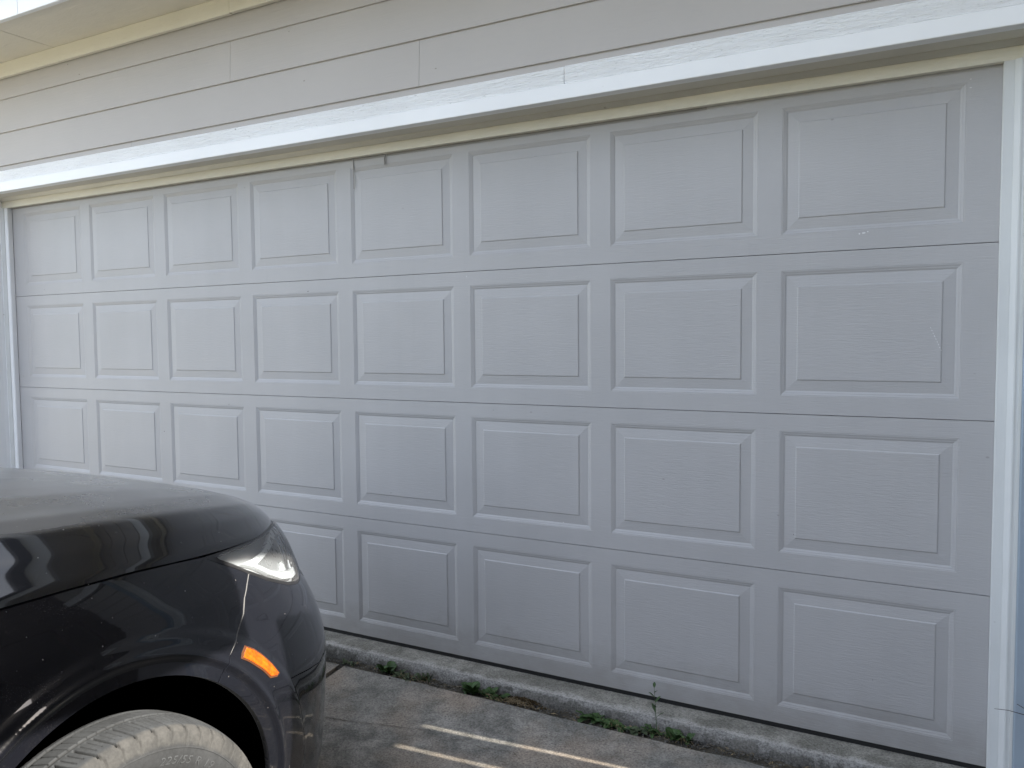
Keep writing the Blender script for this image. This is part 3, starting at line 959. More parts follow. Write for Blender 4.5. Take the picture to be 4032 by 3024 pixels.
# closing: top across, mirrored, bottom back along the seam and the flare edge
low_r = BSEAM[::-1] + flare_edge[::-1]     # from centre to right-bottom of the flare
bumper = bump_r + mir(bump_r) + [(-a, b_) for a, b_ in low_r[::-1]] + low_r
bumper_holes = [[(-.36, .70), (.36, .70), (.40, .62), (.33, .42), (-.33, .42), (-.40, .62)]]
panel('front_bumper', bumper, base_side, m_paint, car, soft=.0042, sp=.02, holes=bumper_holes, polar=True, esp=.009)
gq = .0018
lowseam = [(a, b_ - .003) for a, b_ in BSEAM]
fe = [(a - .002, b_) for a, b_ in flare_edge]
lb_r = fe[:] + lowseam
bot = [sd_(-1.22, -.10), sd_(-1.05, -.115), sx_(.5, -.12)]
lower = lb_r + mir(lb_r) + [(-a, b_) for a, b_ in bot] + bot[::-1]
panel('lower_bumper', lower, base_side, m_paint, car, off=-.0015, soft=.002, sp=.022, holes=[[(-.42, .27), (.42, .27), (.46, .05), (-.46, .05)]])
# skirt strip along the bottom, black plastic, following the nose
panel('front_skirt', [(s_, -.04) for s_ in np.linspace(1.18, -1.18, 30)] + [(s_, -.125) for s_ in np.linspace(-1.16, 1.16, 30)], base_side, m_plastic, car, off=.004, sp=.03)
# black backing behind the seams
panel('seam_backing', [sd_(-1.60, .80), sd_(-1.46, .803), sd_(-1.425, .775)] + [sd_(y, z - .012) for y, z in LLOW] + [sx_(.61, .612), sx_(.54, .632), sx_(.47, .66), sx_(.4, .30), sd_(-1.0, .30), sd_(-1.15, .1), sd_(-1.20, -.05), sd_(-1.30, .0), sd_(-1.26, .3), sd_(-1.30, .45), sd_(-1.46, .57), sd_(-1.55, .62)], base_side, m_liner, car, off=-.011, sp=.03, rim=0)
panel('headlight_seal', [sd_(-1.480, .8105), sd_(-1.44, .808)] + [sd_(-1.36, .8035), sd_(-1.28, .7985), sd_(-1.17, .792), sd_(-1.07, .7855), sx_(.585, .778), sx_(.44, .75), sx_(.43, .715), sx_(.48, .674), sx_(.54, .641), sx_(.61, .619), sx_(.655, .612)] + [sd_(y, z - .007) for y, z in LLOW[::-1]] + [sd_(-1.432, .784)], base_side, m_plastic, car, off=-.0045, sp=.02, rim=.01, holes=[shrink(LAMP, .0025)])
# grille
gr = panel('grille', [(-.37, .71), (.37, .71), (.41, .62), (.34, .41), (-.34, .41), (-.41, .62)], base_side, m_black, car, off=-.03, sp=.04, rim=0)
for k in range(7):
    zz = .44 + k * .04; w_ = .33 + (zz - .42) * .33
    panel('grille_bar', [(-w_, zz), (w_, zz), (w_, zz + .014), (-w_, zz + .014)], base_side, m_plastic, gr, off=-.012, sp=.05, rim=.02)
panel('lower_grille', [(-.43, .28), (.43, .28), (.47, .04), (-.47, .04)], base_side, m_black, car, off=-.025, sp=.05, rim=0)

fill = [(a + .001, b_) for a, b_ in seam_s] + [(seam_top[0] + .001, seam_top[1])]  # thin strip painting the bright edge highlight along the fender seam
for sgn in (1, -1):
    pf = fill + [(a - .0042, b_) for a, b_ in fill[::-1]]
    panel('seam_highlight', pf if sgn == 1 else mir(pf), base_side, m_seam_glint, car, off=-.0034, sp=.006, rim=.002)
# side marker lamps
MK = [sd_(-1.437, .591), sd_(-1.408, .573), sd_(-1.382, .550), sd_(-1.350, .516), sd_(-1.324, .481), sd_(-1.337, .476), sd_(-1.365, .484), sd_(-1.388, .511), sd_(-1.415, .535), sd_(-1.436, .553), sd_(-1.457, .567), sd_(-1.452, .578)]
for poly in (MK, mir(MK)):
    rimo = panel('side_marker', poly, base_side, m_amberrim, car, off=.0025, sp=.01, rim=.006, soft=.001)
    panel('lens', shrink(poly, .0055), base_side, m_amber, rimo, off=.0045, sp=.008, rim=.003, soft=.001)

# headlights
def tri_bezel(poly, off, name, mat, parent, rim=.01):
    return panel(name, poly, base_side, mat, parent, off=off, sp=.012, rim=rim)
for sgn in (1, -1):
    fx = (lambda q: q) if sgn == 1 else mir
    hl = panel('headlight', fx(LAMP), base_side, m_lens, car, off=.0015, sp=.014, rim=.006, soft=.003)
    # bowl behind the lens
    panel('reflector_bowl', fx(shrink(LAMP, .001)), base_side, m_bezel, hl, off=-.026, sp=.014, rim=-.022)
    O = LAMP
    T = [sd_(-1.345, .762), sd_(-1.30, .742), sd_(-1.24, .705), sd_(-1.17, .670), sd_(-1.09, .645), sd_(-1.02, .634), sx_(.60, .640), sx_(.55, .662), sx_(.53, .70), sx_(.545, .735), sd_(-1.02, .765), sd_(-1.06, .776), sd_(-1.10, .778), sd_(-1.15, .772), sd_(-1.21, .762), sd_(-1.29, .760)]
    Hh = [sd_(-1.285, .744), sd_(-1.22, .706), sd_(-1.16, .684), sd_(-1.09, .663), sd_(-1.025, .656), sx_(.61, .667), sx_(.585, .70), sd_(-1.0, .735), sd_(-1.05, .760), sd_(-1.12, .758), sd_(-1.2, .750)]
    panel('light_guide', fx(T), base_side, m_reflect, hl, off=-.010, sp=.010, rim=.014, holes=[fx(Hh)])
    panel('inner_reflector', fx(shrink(Hh, .001)), base_side, m_inner, hl, off=-.023, sp=.012, rim=0)
    # dark crescent shroud with the projector
    Cr = [sd_(-1.075, .668), sd_(-1.04, .662), sd_(-1.005, .668), sd_(-.995, .70), sd_(-1.005, .728), sd_(-1.03, .748), sd_(-1.048, .752), sd_(-1.058, .735), sd_(-1.062, .71), sd_(-1.072, .69)]
    panel('projector_shroud', fx(Cr), base_side, m_chrome, hl, off=-.008, sp=.008, rim=.016)
    Ov = [sd_(-1.035 + .012 * math.cos(t), .716 + .028 * math.sin(t)) for t in np.linspace(0, 2 * math.pi, 20)[:-1]]
    panel('projector_lens', fx(Ov), base_side, m_plastic, hl, off=-.0065, sp=.006, rim=.006)
    Ov2 = [sd_(-1.03 + .018 * math.cos(t), .672 + .010 * math.sin(t)) for t in np.linspace(0, 2 * math.pi, 20)[:-1]]
    panel('projector_lens', fx(Ov2), base_side, m_plastic, hl, off=-.0065, sp=.006, rim=.006)
    # ribs along the lower arm of the guide
    bm = bmesh.new()
    nr = 40
    for k in range(nr):
        t = k / (nr - 1)
        y = -1.300 + .245 * t; zc_ = np.interp(y, [-1.30, -1.22, -1.16, -1.09, -1.03], [.746, .703, .681, .660, .652])
        s_, z_ = sd_(y, zc_); s_ *= sgn
        a = np.array([s_, s_]); zz_ = np.array([z_ - .006, z_ + .006])
        P3 = base_side(a, zz_); N3 = normals_of(base_side, a, zz_, -1)
        q0 = P3 - N3 * .0095
        tdir = Vector((0, 1, 0))
        for e in (0,):
            c0 = Vector(q0[0]); c1 = Vector(q0[1]); n3 = Vector(N3[0])
            w = Vector((0, 1, 0)) * .0013
            vs = [bm.verts.new(v) for v in (c0 - w, c0 + w, c1 + w, c1 - w, c0 - w - n3 * .012, c0 + w - n3 * .012, c1 + w - n3 * .012, c1 - w - n3 * .012)]
            for f in ((0, 1, 2, 3), (0, 4, 5, 1), (1, 5, 6, 2), (2, 6, 7, 3), (3, 7, 4, 0)):
                bm.faces.new([vs[i] for i in f])
    link('light_guide_ribs', bm_mesh('light_guide_ribs', bm), m_bezel, hl)

# hood
ZC = smooth_table([-2.75, -2.4, -2.0, -1.62, -1.43, -1.245, -1.13, -1.02, -.91, -.86, -.82], [1.085, 1.062, 1.022, .982, .952, .914, .888, .850, .805, .783, .766], .03, -3.4, -.4, 3001)
ZE = smooth_table([-2.45, -1.969, -1.82, -1.683, -1.459, -1.287, -1.07, -.95, -.84], [.840, .836, .836, .833, .814, .800, .785, .778, .768], .03, -3.4, -.4, 3001)
def Gt(t, y):
    k = sstep(y, -1.8, -1.15)          # crown fuller towards the nose
    ga = smooth_G(t); gb = np.interp(t, _g, _gs2)
    return ga * (1 - k) + gb * k
_gx = np.array([0, .30, .50, .62, .70, .75, .80, .875, .94, 1.0, 1.06]); _gy = np.array([1, .985, .93, .875, .80, .755, .72, .60, .33, 0, -.25])
_g = np.linspace(-.2, 1.2, 2801); _gv = np.interp(np.abs(_g), _gx, _gy); _k = np.arange(-60, 61) * .0005; _w = np.exp(-.5 * (_k / .008) ** 2); _w /= _w.sum()
_gs = np.convolve(np.pad(_gv, 60, mode='edge'), _w, 'valid')
_gv2 = np.interp(np.abs(_g), [0, .35, .60, .75, .86, .93, 1.0, 1.06], [1, .985, .93, .84, .66, .40, 0, -.3]); _w2 = np.exp(-.5 * (_k / .009) ** 2); _w2 /= _w2.sum()
_gs2 = np.convolve(np.pad(_gv2, 60, mode='edge'), _w2, 'valid')
def smooth_G(t): return np.interp(t, _g, _gs)
def hood_xe(y):
    z = ZE(y)
    d = np.maximum(YFf(z) - y, 1e-4)
    return Wf(z) * np.interp(np.minimum(d, LC), dd, xn) - .0045
y_nose = float(YFf(.768)) - .004
def hoodP(t, y):
    xe = hood_xe(y)
    z = ZE(y) + (ZC(y) - ZE(y)) * Gt(np.abs(t), y)
    # rolled edge
    z = z - .004 * sstep(np.abs(t), .985, 1.0) ** 2
    yy = y + .035 * (1 - sstep(-y, -y_nose, -y_nose + .35)) * 0
    return np.stack([XC + t * xe, y + 0 * t, z], -1)
nyh, nth = 230, 181
ysh = y_nose - (np.linspace(0, 1, nyh) ** 2.0) * (2.46 + y_nose * 1.0 + (0))
ysh = y_nose + (np.linspace(0, 1, nyh) ** 1.7) * (-2.46 - y_nose)
tt = np.sin(np.linspace(-1, 1, nth) * math.pi / 2) * .5 + np.linspace(-1, 1, nth) * .5
YY, TT = np.meshgrid(ysh, tt, indexing='ij')
P3 = hoodP(TT, YY)
dT = hoodP(TT + 1e-3, YY) - hoodP(TT - 1e-3, YY); dY = hoodP(TT, YY + 1e-3) - hoodP(TT, YY - 1e-3)
dY[0] = dY[1]
V = [tuple(q) for q in P3.reshape(-1, 3)]
F = []
for j in range(nyh - 1):
    for i in range(nth - 1):
        F.append((j * nth + i, (j + 1) * nth + i, (j + 1) * nth + i + 1, j * nth + i + 1))
ring = [j * nth for j in range(nyh - 1, -1, -1)] + [i for i in range(1, nth)] + [j * nth + nth - 1 for j in range(1, nyh)]
b0 = len(V)
for i in ring: V.append((V[i][0] * .985 + XC * .015, V[i][1] - .006 * (V[i][1] > -1.2), V[i][2] - .016))
for k in range(len(ring) - 1): F.append((ring[k], ring[k + 1], b0 + k + 1, b0 + k))
bm = bmesh.new(); bm.from_mesh(mesh('hood', V, F)); bmesh.ops.remove_doubles(bm, verts=bm.verts, dist=1e-5)
me = bm_mesh('hood', bm, True)
if sum(p_.normal.z for p_ in me.polygons[:2000]) < 0:
    me.flip_normals()
me.set_sharp_from_angle(angle=R(38))
link('hood', me, m_hood, car)

# doors, sills, rear quarter
def rect(y0, y1, z0, z1): return [sd_(y1, z0), sd_(y1, z1), sd_(y0, z1), sd_(y0, z0)]
for sgn in (1, -1):
    fx = (lambda q: q) if sgn == 1 else mir
    d1 = panel('door', fx([sd_(-2.456, .03), sd_(-2.456, .836), sd_(-3.42, .850), sd_(-3.42, .03)]), base_side, m_paint, car, soft=.003, sp=.04)
    panel('handle', fx([sd_(-3.18, .70), sd_(-3.18, .73), sd_(-3.36, .735), sd_(-3.36, .705)]), base_side, m_paint, d1, off=.03, sp=.03, rim=.028, soft=.004)
    d2 = panel('door', fx([sd_(-3.428, .03), sd_(-3.428, .850), sd_(-4.35, .865), sd_(-4.30, .60), sd_(-4.10, .30), sd_(-4.02, .03)]), base_side, m_paint, car, soft=.003, sp=.04)
    panel('handle', fx([sd_(-4.05, .72), sd_(-4.05, .75), sd_(-4.22, .755), sd_(-4.22, .725)]), base_side, m_paint, d2, off=.03, sp=.03, rim=.028, soft=.004)
    q_ = [sd_(AY - 2.71 + .424 * math.cos(R(a)), AZ + .424 * math.sin(R(a))) for a in range(150, 30, -6)]
    panel('rear_quarter', fx([sd_(-4.9, .02)] + [sd_(AY - 2.71 + AR * math.cos(R(a)), AZ + AR * math.sin(R(a))) for a in range(207, 20, -6)] + [sd_(-4.10, .35), sd_(-4.31, .62), sd_(-4.36, .865), sd_(-4.9, .875)]), base_side, m_paint, car, soft=.003, sp=.04)
    panel('rocker', fx([sd_(-2.12, .018), sd_(-4.14, .018), sd_(-4.14, -.10), sd_(-2.12, -.10)]), base_side, m_plastic, car, off=-.01, sp=.05)
rs = 1.95
sl = [(float(v), .02) for v in np.linspace(-1.1, 1.1, 24)]; su = [(float(v), .875) for v in np.linspace(1.1, -1.1, 24)]
panel('rear_bumper', sl + su, rear_side, m_paint, car, flip=1, sp=.05)
# cabin
def quad_panel(name, pts, mat, parent, thick=.008, n_=8, bulge=.0):
    a, b_, c, d = [np.array(q, float) for q in pts]
    U, Vv = np.meshgrid(np.linspace(0, 1, n_ + 1), np.linspace(0, 1, n_ + 1))
    P_ = (1 - U)[..., None] * (1 - Vv)[..., None] * a + U[..., None] * (1 - Vv)[..., None] * b_ + U[..., None] * Vv[..., None] * c + (1 - U)[..., None] * Vv[..., None] * d
    nn = np.cross(b_ - a, d - a); nn /= np.linalg.norm(nn)
    P_ = P_ + nn * (bulge * 4 * U * (1 - U))[..., None] + nn * (bulge * .5 * 4 * Vv * (1 - Vv))[..., None]
    m_ = n_ + 1
    V = [tuple(q) for q in P_.reshape(-1, 3)] + [tuple(q) for q in (P_ - nn * thick).reshape(-1, 3)]
    F = []
    for j in range(n_):
        for i in range(n_):
            f = (j * m_ + i, j * m_ + i + 1, (j + 1) * m_ + i + 1, (j + 1) * m_ + i)
            F.append(f); F.append(tuple(m_ * m_ + q for q in f[::-1]))
    rg = [i for i in range(m_)] + [j * m_ + n_ for j in range(1, m_)] + [n_ * m_ + i for i in range(n_ - 1, -1, -1)] + [j * m_ for j in range(n_ - 1, 0, -1)]
    for k in range(len(rg)):
        a1, b1 = rg[k], rg[(k + 1) % len(rg)]
        F.append((b1, a1, m_ * m_ + a1, m_ * m_ + b1))
    bm = bmesh.new(); bm.from_mesh(mesh(name, V, F))
    me = bm_mesh(name, bm, True); me.set_sharp_from_angle(angle=R(40))
    return link(name, me, mat, parent)
xl, xr = XC - .70, XC + .70
quad_panel('windshield', [(XC - .68, -2.50, 1.08), (XC + .68, -2.50, 1.08), (XC + .56, -3.15, 1.41), (XC - .56, -3.15, 1.41)], m_cglass, car, bulge=.05)
quad_panel('cowl', [(XC - .80, -2.47, .85), (XC + .80, -2.47, .85), (XC + .76, -2.60, 1.05), (XC - .76, -2.60, 1.05)], m_plastic, car, bulge=.06)
quad_panel('roof', [(XC - .57, -3.13, 1.415), (XC + .57, -3.13, 1.415), (XC + .56, -4.75, 1.40), (XC - .56, -4.75, 1.40)], m_paint, car, .03, 12, .045)
quad_panel('rear_window', [(XC + .62, -5.12, 1.0), (XC - .62, -5.12, 1.0), (XC - .55, -4.76, 1.385), (XC + .55, -4.76, 1.385)], m_cglass, car, bulge=.03)
quad_panel('tailgate', [(XC + .78, -5.25, .84), (XC - .78, -5.25, .84), (XC - .66, -5.13, 1.0), (XC + .66, -5.13, 1.0)], m_paint, car, bulge=.02)
for s_ in (1, -1):
    def q4(*p): return [(XC + s_ * a, b_, c) for a, b_, c in (p if s_ == 1 else p[::-1])]
    quad_panel('side_window', q4((.80, -2.62, .87), (.80, -3.43, .88), (.60, -3.43, 1.385), (.61, -3.10, 1.37))[::-1] if s_ == -1 else q4((.80, -3.43, .88), (.80, -2.62, .87), (.61, -3.10, 1.37), (.60, -3.43, 1.385)), m_cglass, car)
    quad_panel('side_window', [(XC + s_ * a, b_, c) for a, b_, c in ((.80, -4.55, .90), (.80, -3.46, .88), (.60, -3.46, 1.385), (.60, -4.45, 1.37))], m_cglass, car)
    quad_panel('rear_pillar', [(XC + s_ * a, b_, c) for a, b_, c in ((.79, -5.20, .88), (.80, -4.56, .89), (.60, -4.46, 1.385), (.56, -4.76, 1.39))], m_paint, car)
    for (a, b2) in (((.80, -2.52, .87), (.60, -3.12, 1.40)), ((.81, -3.445, .87), (.605, -3.445, 1.40)), ((.60, -3.10, 1.405), (.585, -4.75, 1.395))):
        bm = bmesh.new(); tube(bm, [(XC + s_ * a[0], a[1], a[2]), (XC + s_ * (a[0] + b2[0]) / 2 + s_ * .012, (a[1] + b2[1]) / 2, (a[2] + b2[2]) / 2 + .01), (XC + s_ * b2[0], b2[1], b2[2])], .026, 8)
        link('pillar', bm_mesh('pillar', bm, True), m_paint, car)
    bm = bmesh.new()
    bmesh.ops.create_uvsphere(bm, u_segments=20, v_segments=12, radius=1)
    for v in bm.verts:
        v.co = Vector((XC + s_ * (.985 + .10 * v.co.x), -2.72 + .055 * v.co.y * (1.3 if v.co.y > 0 else .5), .955 + .075 * v.co.z))
    mm = link('wing_mirror', bm_mesh('wing_mirror', bm, True), m_paint, car)
    bm = bmesh.new(); tube(bm, [(XC + s_ * .80, -2.70, .89), (XC + s_ * .90, -2.71, .93)], .022, 8)
    link('mirror_arm', bm_mesh('mirror_arm', bm, True), m_plastic, mm)
# floor and wheel housings
box('underbody', XC - .80, XC + .80, -5.1, -2.35, -.04, .10, m_liner, car, .02)
box('underbody', XC - .40, XC + .40, -2.35, -1.0, .0, .25, m_liner, car, .02)
for (cy, s_) in ((AY, 1), (AY, -1), (AY - 2.71, 1), (AY - 2.71, -1)):
    V, F = [], []
    na = 40
    # deep drum open to the outside, sides down to the sill
    profx = [(.905, .4135), (.895, .428), (.86, .440), (.80, .447), (.45, .447), (.435, .44), (.43, .30), (.43, 0.0)]
    for i in range(na + 1):
        a = R(-38 + 256 * i / na)
        for (px_, r_) in profx:
            V.append((XC + s_ * px_, cy + r_ * math.cos(a), AZ + r_ * math.sin(a)))
    m_ = len(profx)
    for i in range(na):
        for k in range(m_ - 1):
            f = (i * m_ + k, i * m_ + k + 1, (i + 1) * m_ + k + 1, (i + 1) * m_ + k)
            F.append(f if s_ == 1 else f[::-1])
    # follow the body surface at the outer edge
    for i in range(na + 1):
        x, y, z = V[i * m_]
        sp_, zz_ = sd_(min(y, float(YFf(z)) - .01), z)
        q = base_side(np.array([sp_]), np.array([zz_]))[0]
        V[i * m_] = (XC + s_ * (q[0] - XC - .010), y, z)
    me = mesh('arch_liner', V, F, True); link('arch_liner', me, m_liner, car)
    for a_deg in (2, 22, 42):
        if cy == AY and s_ == 1:
            a = R(a_deg); bm = bmesh.new()
            bmesh.ops.create_cone(bm, cap_ends=True, segments=12, radius1=.009, radius2=.007, depth=.005)
            q = Vector((XC + .875, cy + .432 * math.cos(a), AZ + .432 * math.sin(a)))
            rot = Vector((-.25, -math.cos(a), -math.sin(a))).to_track_quat('Z', 'Y').to_matrix().to_4x4()
            bmesh.ops.transform(bm, matrix=Matrix.Translation(q) @ rot, verts=bm.verts)
            link('liner_clip', bm_mesh('liner_clip', bm, True), m_plastic, car)

# ------------------------------------------------------------------ wheels
RT = .366
def tyre_mesh():
    prof = [(-.100, .245), (-.112, .27), (-.116, .295), (-.113, .318), (-.106, .344), (-.099, .352), (-.092, .357)]
    side = [(-a, b_) for a, b_ in prof][::-1]
    tread = [(float(x), RT - .0085 * (abs(x - .02) / .070) ** 2.2) for x in np.linspace(-.034, .088, 61)]
    prof = [(-.064, .245), (-.074, .27), (-.078, .30), (-.074, .325), (-.062, .344), (-.050, .352), (-.041, .3565)]
    pr_ = np.array(prof + tread + side)
    # small steps on the sidewalls (text ring border)
    n_ = 1700
    th = np.arange(n_) / n_ * 2 * math.pi
    X_ = np.repeat(pr_[None, :, 0], n_, 0); Rr = np.repeat(pr_[None, :, 1], n_, 0); TH = np.repeat(th[:, None], len(pr_), 1)
    ax_ = np.abs(X_)
    pitch = 2 * math.pi / 54
    gr_ = np.zeros_like(X_)
    # four circumferential grooves
    for gx_, w in ((-.018, .005), (.030, .0042)):
        gr_ = np.maximum(gr_, 1 - sstep(np.abs(X_ - gx_), w * .7, w * 1.0))
    # wide curved lateral grooves on the shoulder blocks
    ph = (TH / pitch + .62 * (np.clip(ax_ - .034, 0, 1) / .075) ** 1.5 * np.sign(X_)) 
    f1 = np.abs((ph % 1) - .5)
    sh = (ax_ > .040) & (ax_ < .1145) & (Rr > .334)
    wide = (1 - sstep(f1 * pitch * RT,   .0021, .0032)) * sh * (1 - sstep(ax_, .098, .113) * .9)
    f2 = np.abs(((ph * 3 + .0) % 1) - .5)
    sip = .7 * (1 - sstep(f2 * pitch * RT / 3, .0004, .0014)) * ((ax_ > .041) & (ax_ < .078))
    # sipes on the ribs
    ph2 = TH / pitch * 2 + X_ * 18
    f3 = np.abs((ph2 % 1) - .5)
    rib = .8 * (1 - sstep(f3 * pitch * RT / 2, .0006, .0014)) * (ax_ < .025)
    gr_ = np.maximum.reduce([gr_, wide, sip, rib])
    depth = .0085 * gr_
    Rr = Rr - np.where(ax_ < .095, depth, 0)
    X_ = X_ - np.sign(X_) * np.where(ax_ >= .095, depth * .7, 0)
    V = np.stack([X_, Rr * np.cos(TH), Rr * np.sin(TH)], -1).reshape(-1, 3)
    m_ = len(pr_)
    i = np.arange(n_)[:, None]; k = np.arange(m_ - 1)[None]
    a = i * m_ + k; b_ = ((i + 1) % n_) * m_ + k
    F = np.stack([a, a + 1, b_ + 1, b_], -1).reshape(-1, 4)
    me = mesh('tyre', V, F, True)
    at = me.attributes.new('groove', 'FLOAT', 'POINT')
    at.data.foreach_set('value', gr_.reshape(-1).astype(np.float32))
    me.materials.append(m_tyre)
    return me
tyre_me = tyre_mesh()
def wheel(x, y, z, steer, outer):
    w = empty('wheel'); w.parent = car
    w.location = (x, y, z); w.rotation_euler = (0, 0, steer)
    link('tyre', tyre_me, None, w)
    sg = outer
    r_ = lathe('rim', [(sg * .098, .246), (sg * .104, .240), (sg * .098, .232), (sg * .06, .222), (0, .215), (-sg * .09, .222), (-sg * .10, .246)], 72, m_wheel, w)
    bm = bmesh.new()
    for k in range(10):
        a = 2 * math.pi * k / 10 + (.12 if k % 2 else -.12)
        tube(bm, [(sg * .055, .05 * math.cos(a), .05 * math.sin(a)), (sg * .088, .14 * math.cos(a), .14 * math.sin(a)), (sg * .092, .235 * math.cos(a), .235 * math.sin(a))], .016, 8)
    link('spokes', bm_mesh('spokes', bm, True), m_wheel, w)
    lathe('hub_cap', [(sg * .04, .001), (sg * .085, .001), (sg * .088, .03), (sg * .08, .062), (sg * .03, .066)], 32, m_wheel, w)
    lathe('brake_disc', [(0, .001), (0, .155), (-sg * .02, .155), (-sg * .02, .001)], 40, m_wheel, w)
    return w
WC = (3.165, -1.752, .143)
wf = wheel(WC[0], WC[1], WC[2], -.03, 1)
wheel(2 * XC - WC[0], WC[1], WC[2], -.03, -1)
wheel(WC[0], WC[1] - 2.71, WC[2], 0, 1)
wheel(2 * XC - WC[0], WC[1] - 2.71, WC[2], 0, -1)
# raised size marking on the outer sidewall of the front wheel
def tyre_text(txt, ang_deg, rad, size, parent, xo=.1155, mat=None):
    cu = bpy.data.curves.new('lettering', 'FONT'); cu.body = txt; cu.size = size; cu.extrude = .0007; cu.space_character = 1.12
    cu.shear = .15
    tmp = bpy.data.objects.new('lettering_tmp', cu); C.objects.link(tmp)
    dg = bpy.context.evaluated_depsgraph_get(); dg.update()
    me = bpy.data.meshes.new_from_object(tmp.evaluated_get(dg))
    C.objects.unlink(tmp); bpy.data.objects.remove(tmp)
    xs_ = [v.co.x for v in me.vertices]; w = max(xs_) - min(xs_)
    for v in me.vertices:
        u, vv, ww = v.co.x - min(xs_), v.co.y, v.co.z
        a = R(ang_deg) - u / rad                 # reads clockwise seen from outside
        r_ = rad + vv * .92
        px_ = np.interp(r_, [.245, .27, .295, .318, .344], [.100, .112, .116, .113, .106]) + ww + .0004
        v.co = (px_, r_ * math.cos(a), r_ * math.sin(a))
    me.name = 'size_lettering'
    me.materials.clear()
    return link('size_lettering', me, mat or m_tyretext, parent)
TXT_ANG = 78
tyre_text('225/55 R 19', TXT_ANG, .281, .027, wf)
lathe('sidewall_ring', [(.1135, .312), (.1150, .3130), (.1150, .3140), (.1130, .3165)], 200, m_tyre, wf)

# ------------------------------------------------------------------ WEEDS in the crack
def leaf(bm, base, direc, length, width, droop, up, lobes=0):
    d = Vector(direc).normalized(); side = d.cross(Vector((0, 0, 1))).normalized()
    n_ = 6; L = []
    for i in range(n_ + 1):
        t = i / n_
        c = Vector(base) + d * length * t + Vector((0, 0, up * length * t - droop * length * t * t))
        w = width * (math.sin(math.pi * min(1, t * .92 + .06)) ** .75) * (1 if not lobes else (1.0 if i % 2 else .45))
        if i == 0: w = width * .12
        if i == n_: w = width * .05
        L.append((c, w))
    vs = []
    for c, w in L:
        vs.append([bm.verts.new(c - side * w + Vector((0, 0, w * .35))), bm.verts.new(c), bm.verts.new(c + side * w + Vector((0, 0, w * .35)))])
    for a, b_ in zip(vs[:-1], vs[1:]):
        bm.faces.new((a[0], a[1], b_[1], b_[0])); bm.faces.new((a[1], a[2], b_[2], b_[1]))
def weed(label, x, y, spread, n_, size, mat, upright=.4, lobes=0, stem=0.0, width=.38, straw=0, cat='weed'):
    rnd = random.Random(int(x * 1000))
    z = -.066
    w = empty('weed', label, cat, 'weeds growing in the crack along the garage sill')
    w.location = (x, y, z)
    bm = bmesh.new()
    for k in range(n_):
        a = rnd.uniform(0, 2 * math.pi)
        ox, oy = rnd.uniform(-spread, spread), rnd.uniform(-.012, .012)
        s = size * rnd.uniform(.45, 1.0)
        leaf(bm, (ox, oy, 0), (math.cos(a), math.sin(a) * .7, 0), s, s * width * rnd.uniform(.7, 1.1), rnd.uniform(.3, .8), upright * rnd.uniform(.6, 2.2), lobes)
    if stem > 0:
        pts = [(0, 0, 0), (-.008, .01, stem * .5), (-.02, .03, stem)]
        tube(bm, pts, lambda t: .0016 * (1 - .6 * t), 5)
        for k in range(7):
            t = .35 + .65 * k / 6; a = k * 2.4
            leaf(bm, (-.02 * t, .03 * t, stem * t), (math.cos(a), math.sin(a), .4), size * (.9 - .5 * t), size * .12, .1, .5)
    link('leaves', bm_mesh('leaves', bm), mat, w)
    if straw:
        bm = bmesh.new()
        for k in range(straw):
            a = rnd.uniform(0, 2 * math.pi); L = rnd.uniform(.02, .05)
            ox, oy = rnd.uniform(-spread * 1.1, spread * 1.1), rnd.uniform(-.02, .012)
            tube(bm, [(ox, oy, .004), (ox + math.cos(a) * L * .5, oy + math.sin(a) * L * .4, .012 + rnd.uniform(0, .012)), (ox + math.cos(a) * L, oy + math.sin(a) * L * .8, .004)], .0006, 3)
        tag(link('dead_blades', bm_mesh('dead_blades', bm), m_straw, w), kind='stuff')
    return w
weed('small pale weed tuft at the corner where the slab joint meets the sill', 2.51, -.165, .03, 16, .022, m_leaf2, .8)
weed('round-leaved green weed in the crack nearest to the car bumper', 2.70, -.155, .035, 20, .042, m_leaf, .8, width=.45)
weed('sprawling weed with dead blades just right of the round-leaved one', 2.80, -.165, .035, 26, .036, m_leaf2, .6, straw=16)
weed('fine feathery weed close against the sill edge', 2.885, -.150, .03, 34, .026, m_leaf2, .9, 1, straw=8)
weed('bright green broadleaf rosette standing alone in the crack', 3.12, -.160, .016, 20, .052, m_leaf, .75, width=.42)
weed('low leafy weed between the rosette and the brown moss clump', 3.225, -.155, .055, 40, .036, m_leaf, .7, straw=10)
weed('dark jagged-leaf weed lying over the slab edge at right', 3.63, -.150, .03, 16, .060, m_leaf, .45, 1)
weed('flat leafy weed to the right of the jagged one', 3.72, -.155, .035, 22, .042, m_leaf, .35, straw=10)
weed('small round-leaved weed before the tall stem', 3.80, -.160, .025, 16, .034, m_leaf2, .5, width=.45)
weed('tall thin-stemmed weed with narrow leaves in front of the door', 3.87, -.140, .02, 18, .045, m_leaf, .5, 1, stem=.15, straw=6)
weed('bushy green weed patch right of the tall stem', 3.955, -.150, .04, 40, .034, m_leaf, .8, straw=14)
weed('tiny dry grass tuft in the crack near the right jamb', 4.42, -.150, .05, 10, .018, m_leaf2, .6, straw=26)
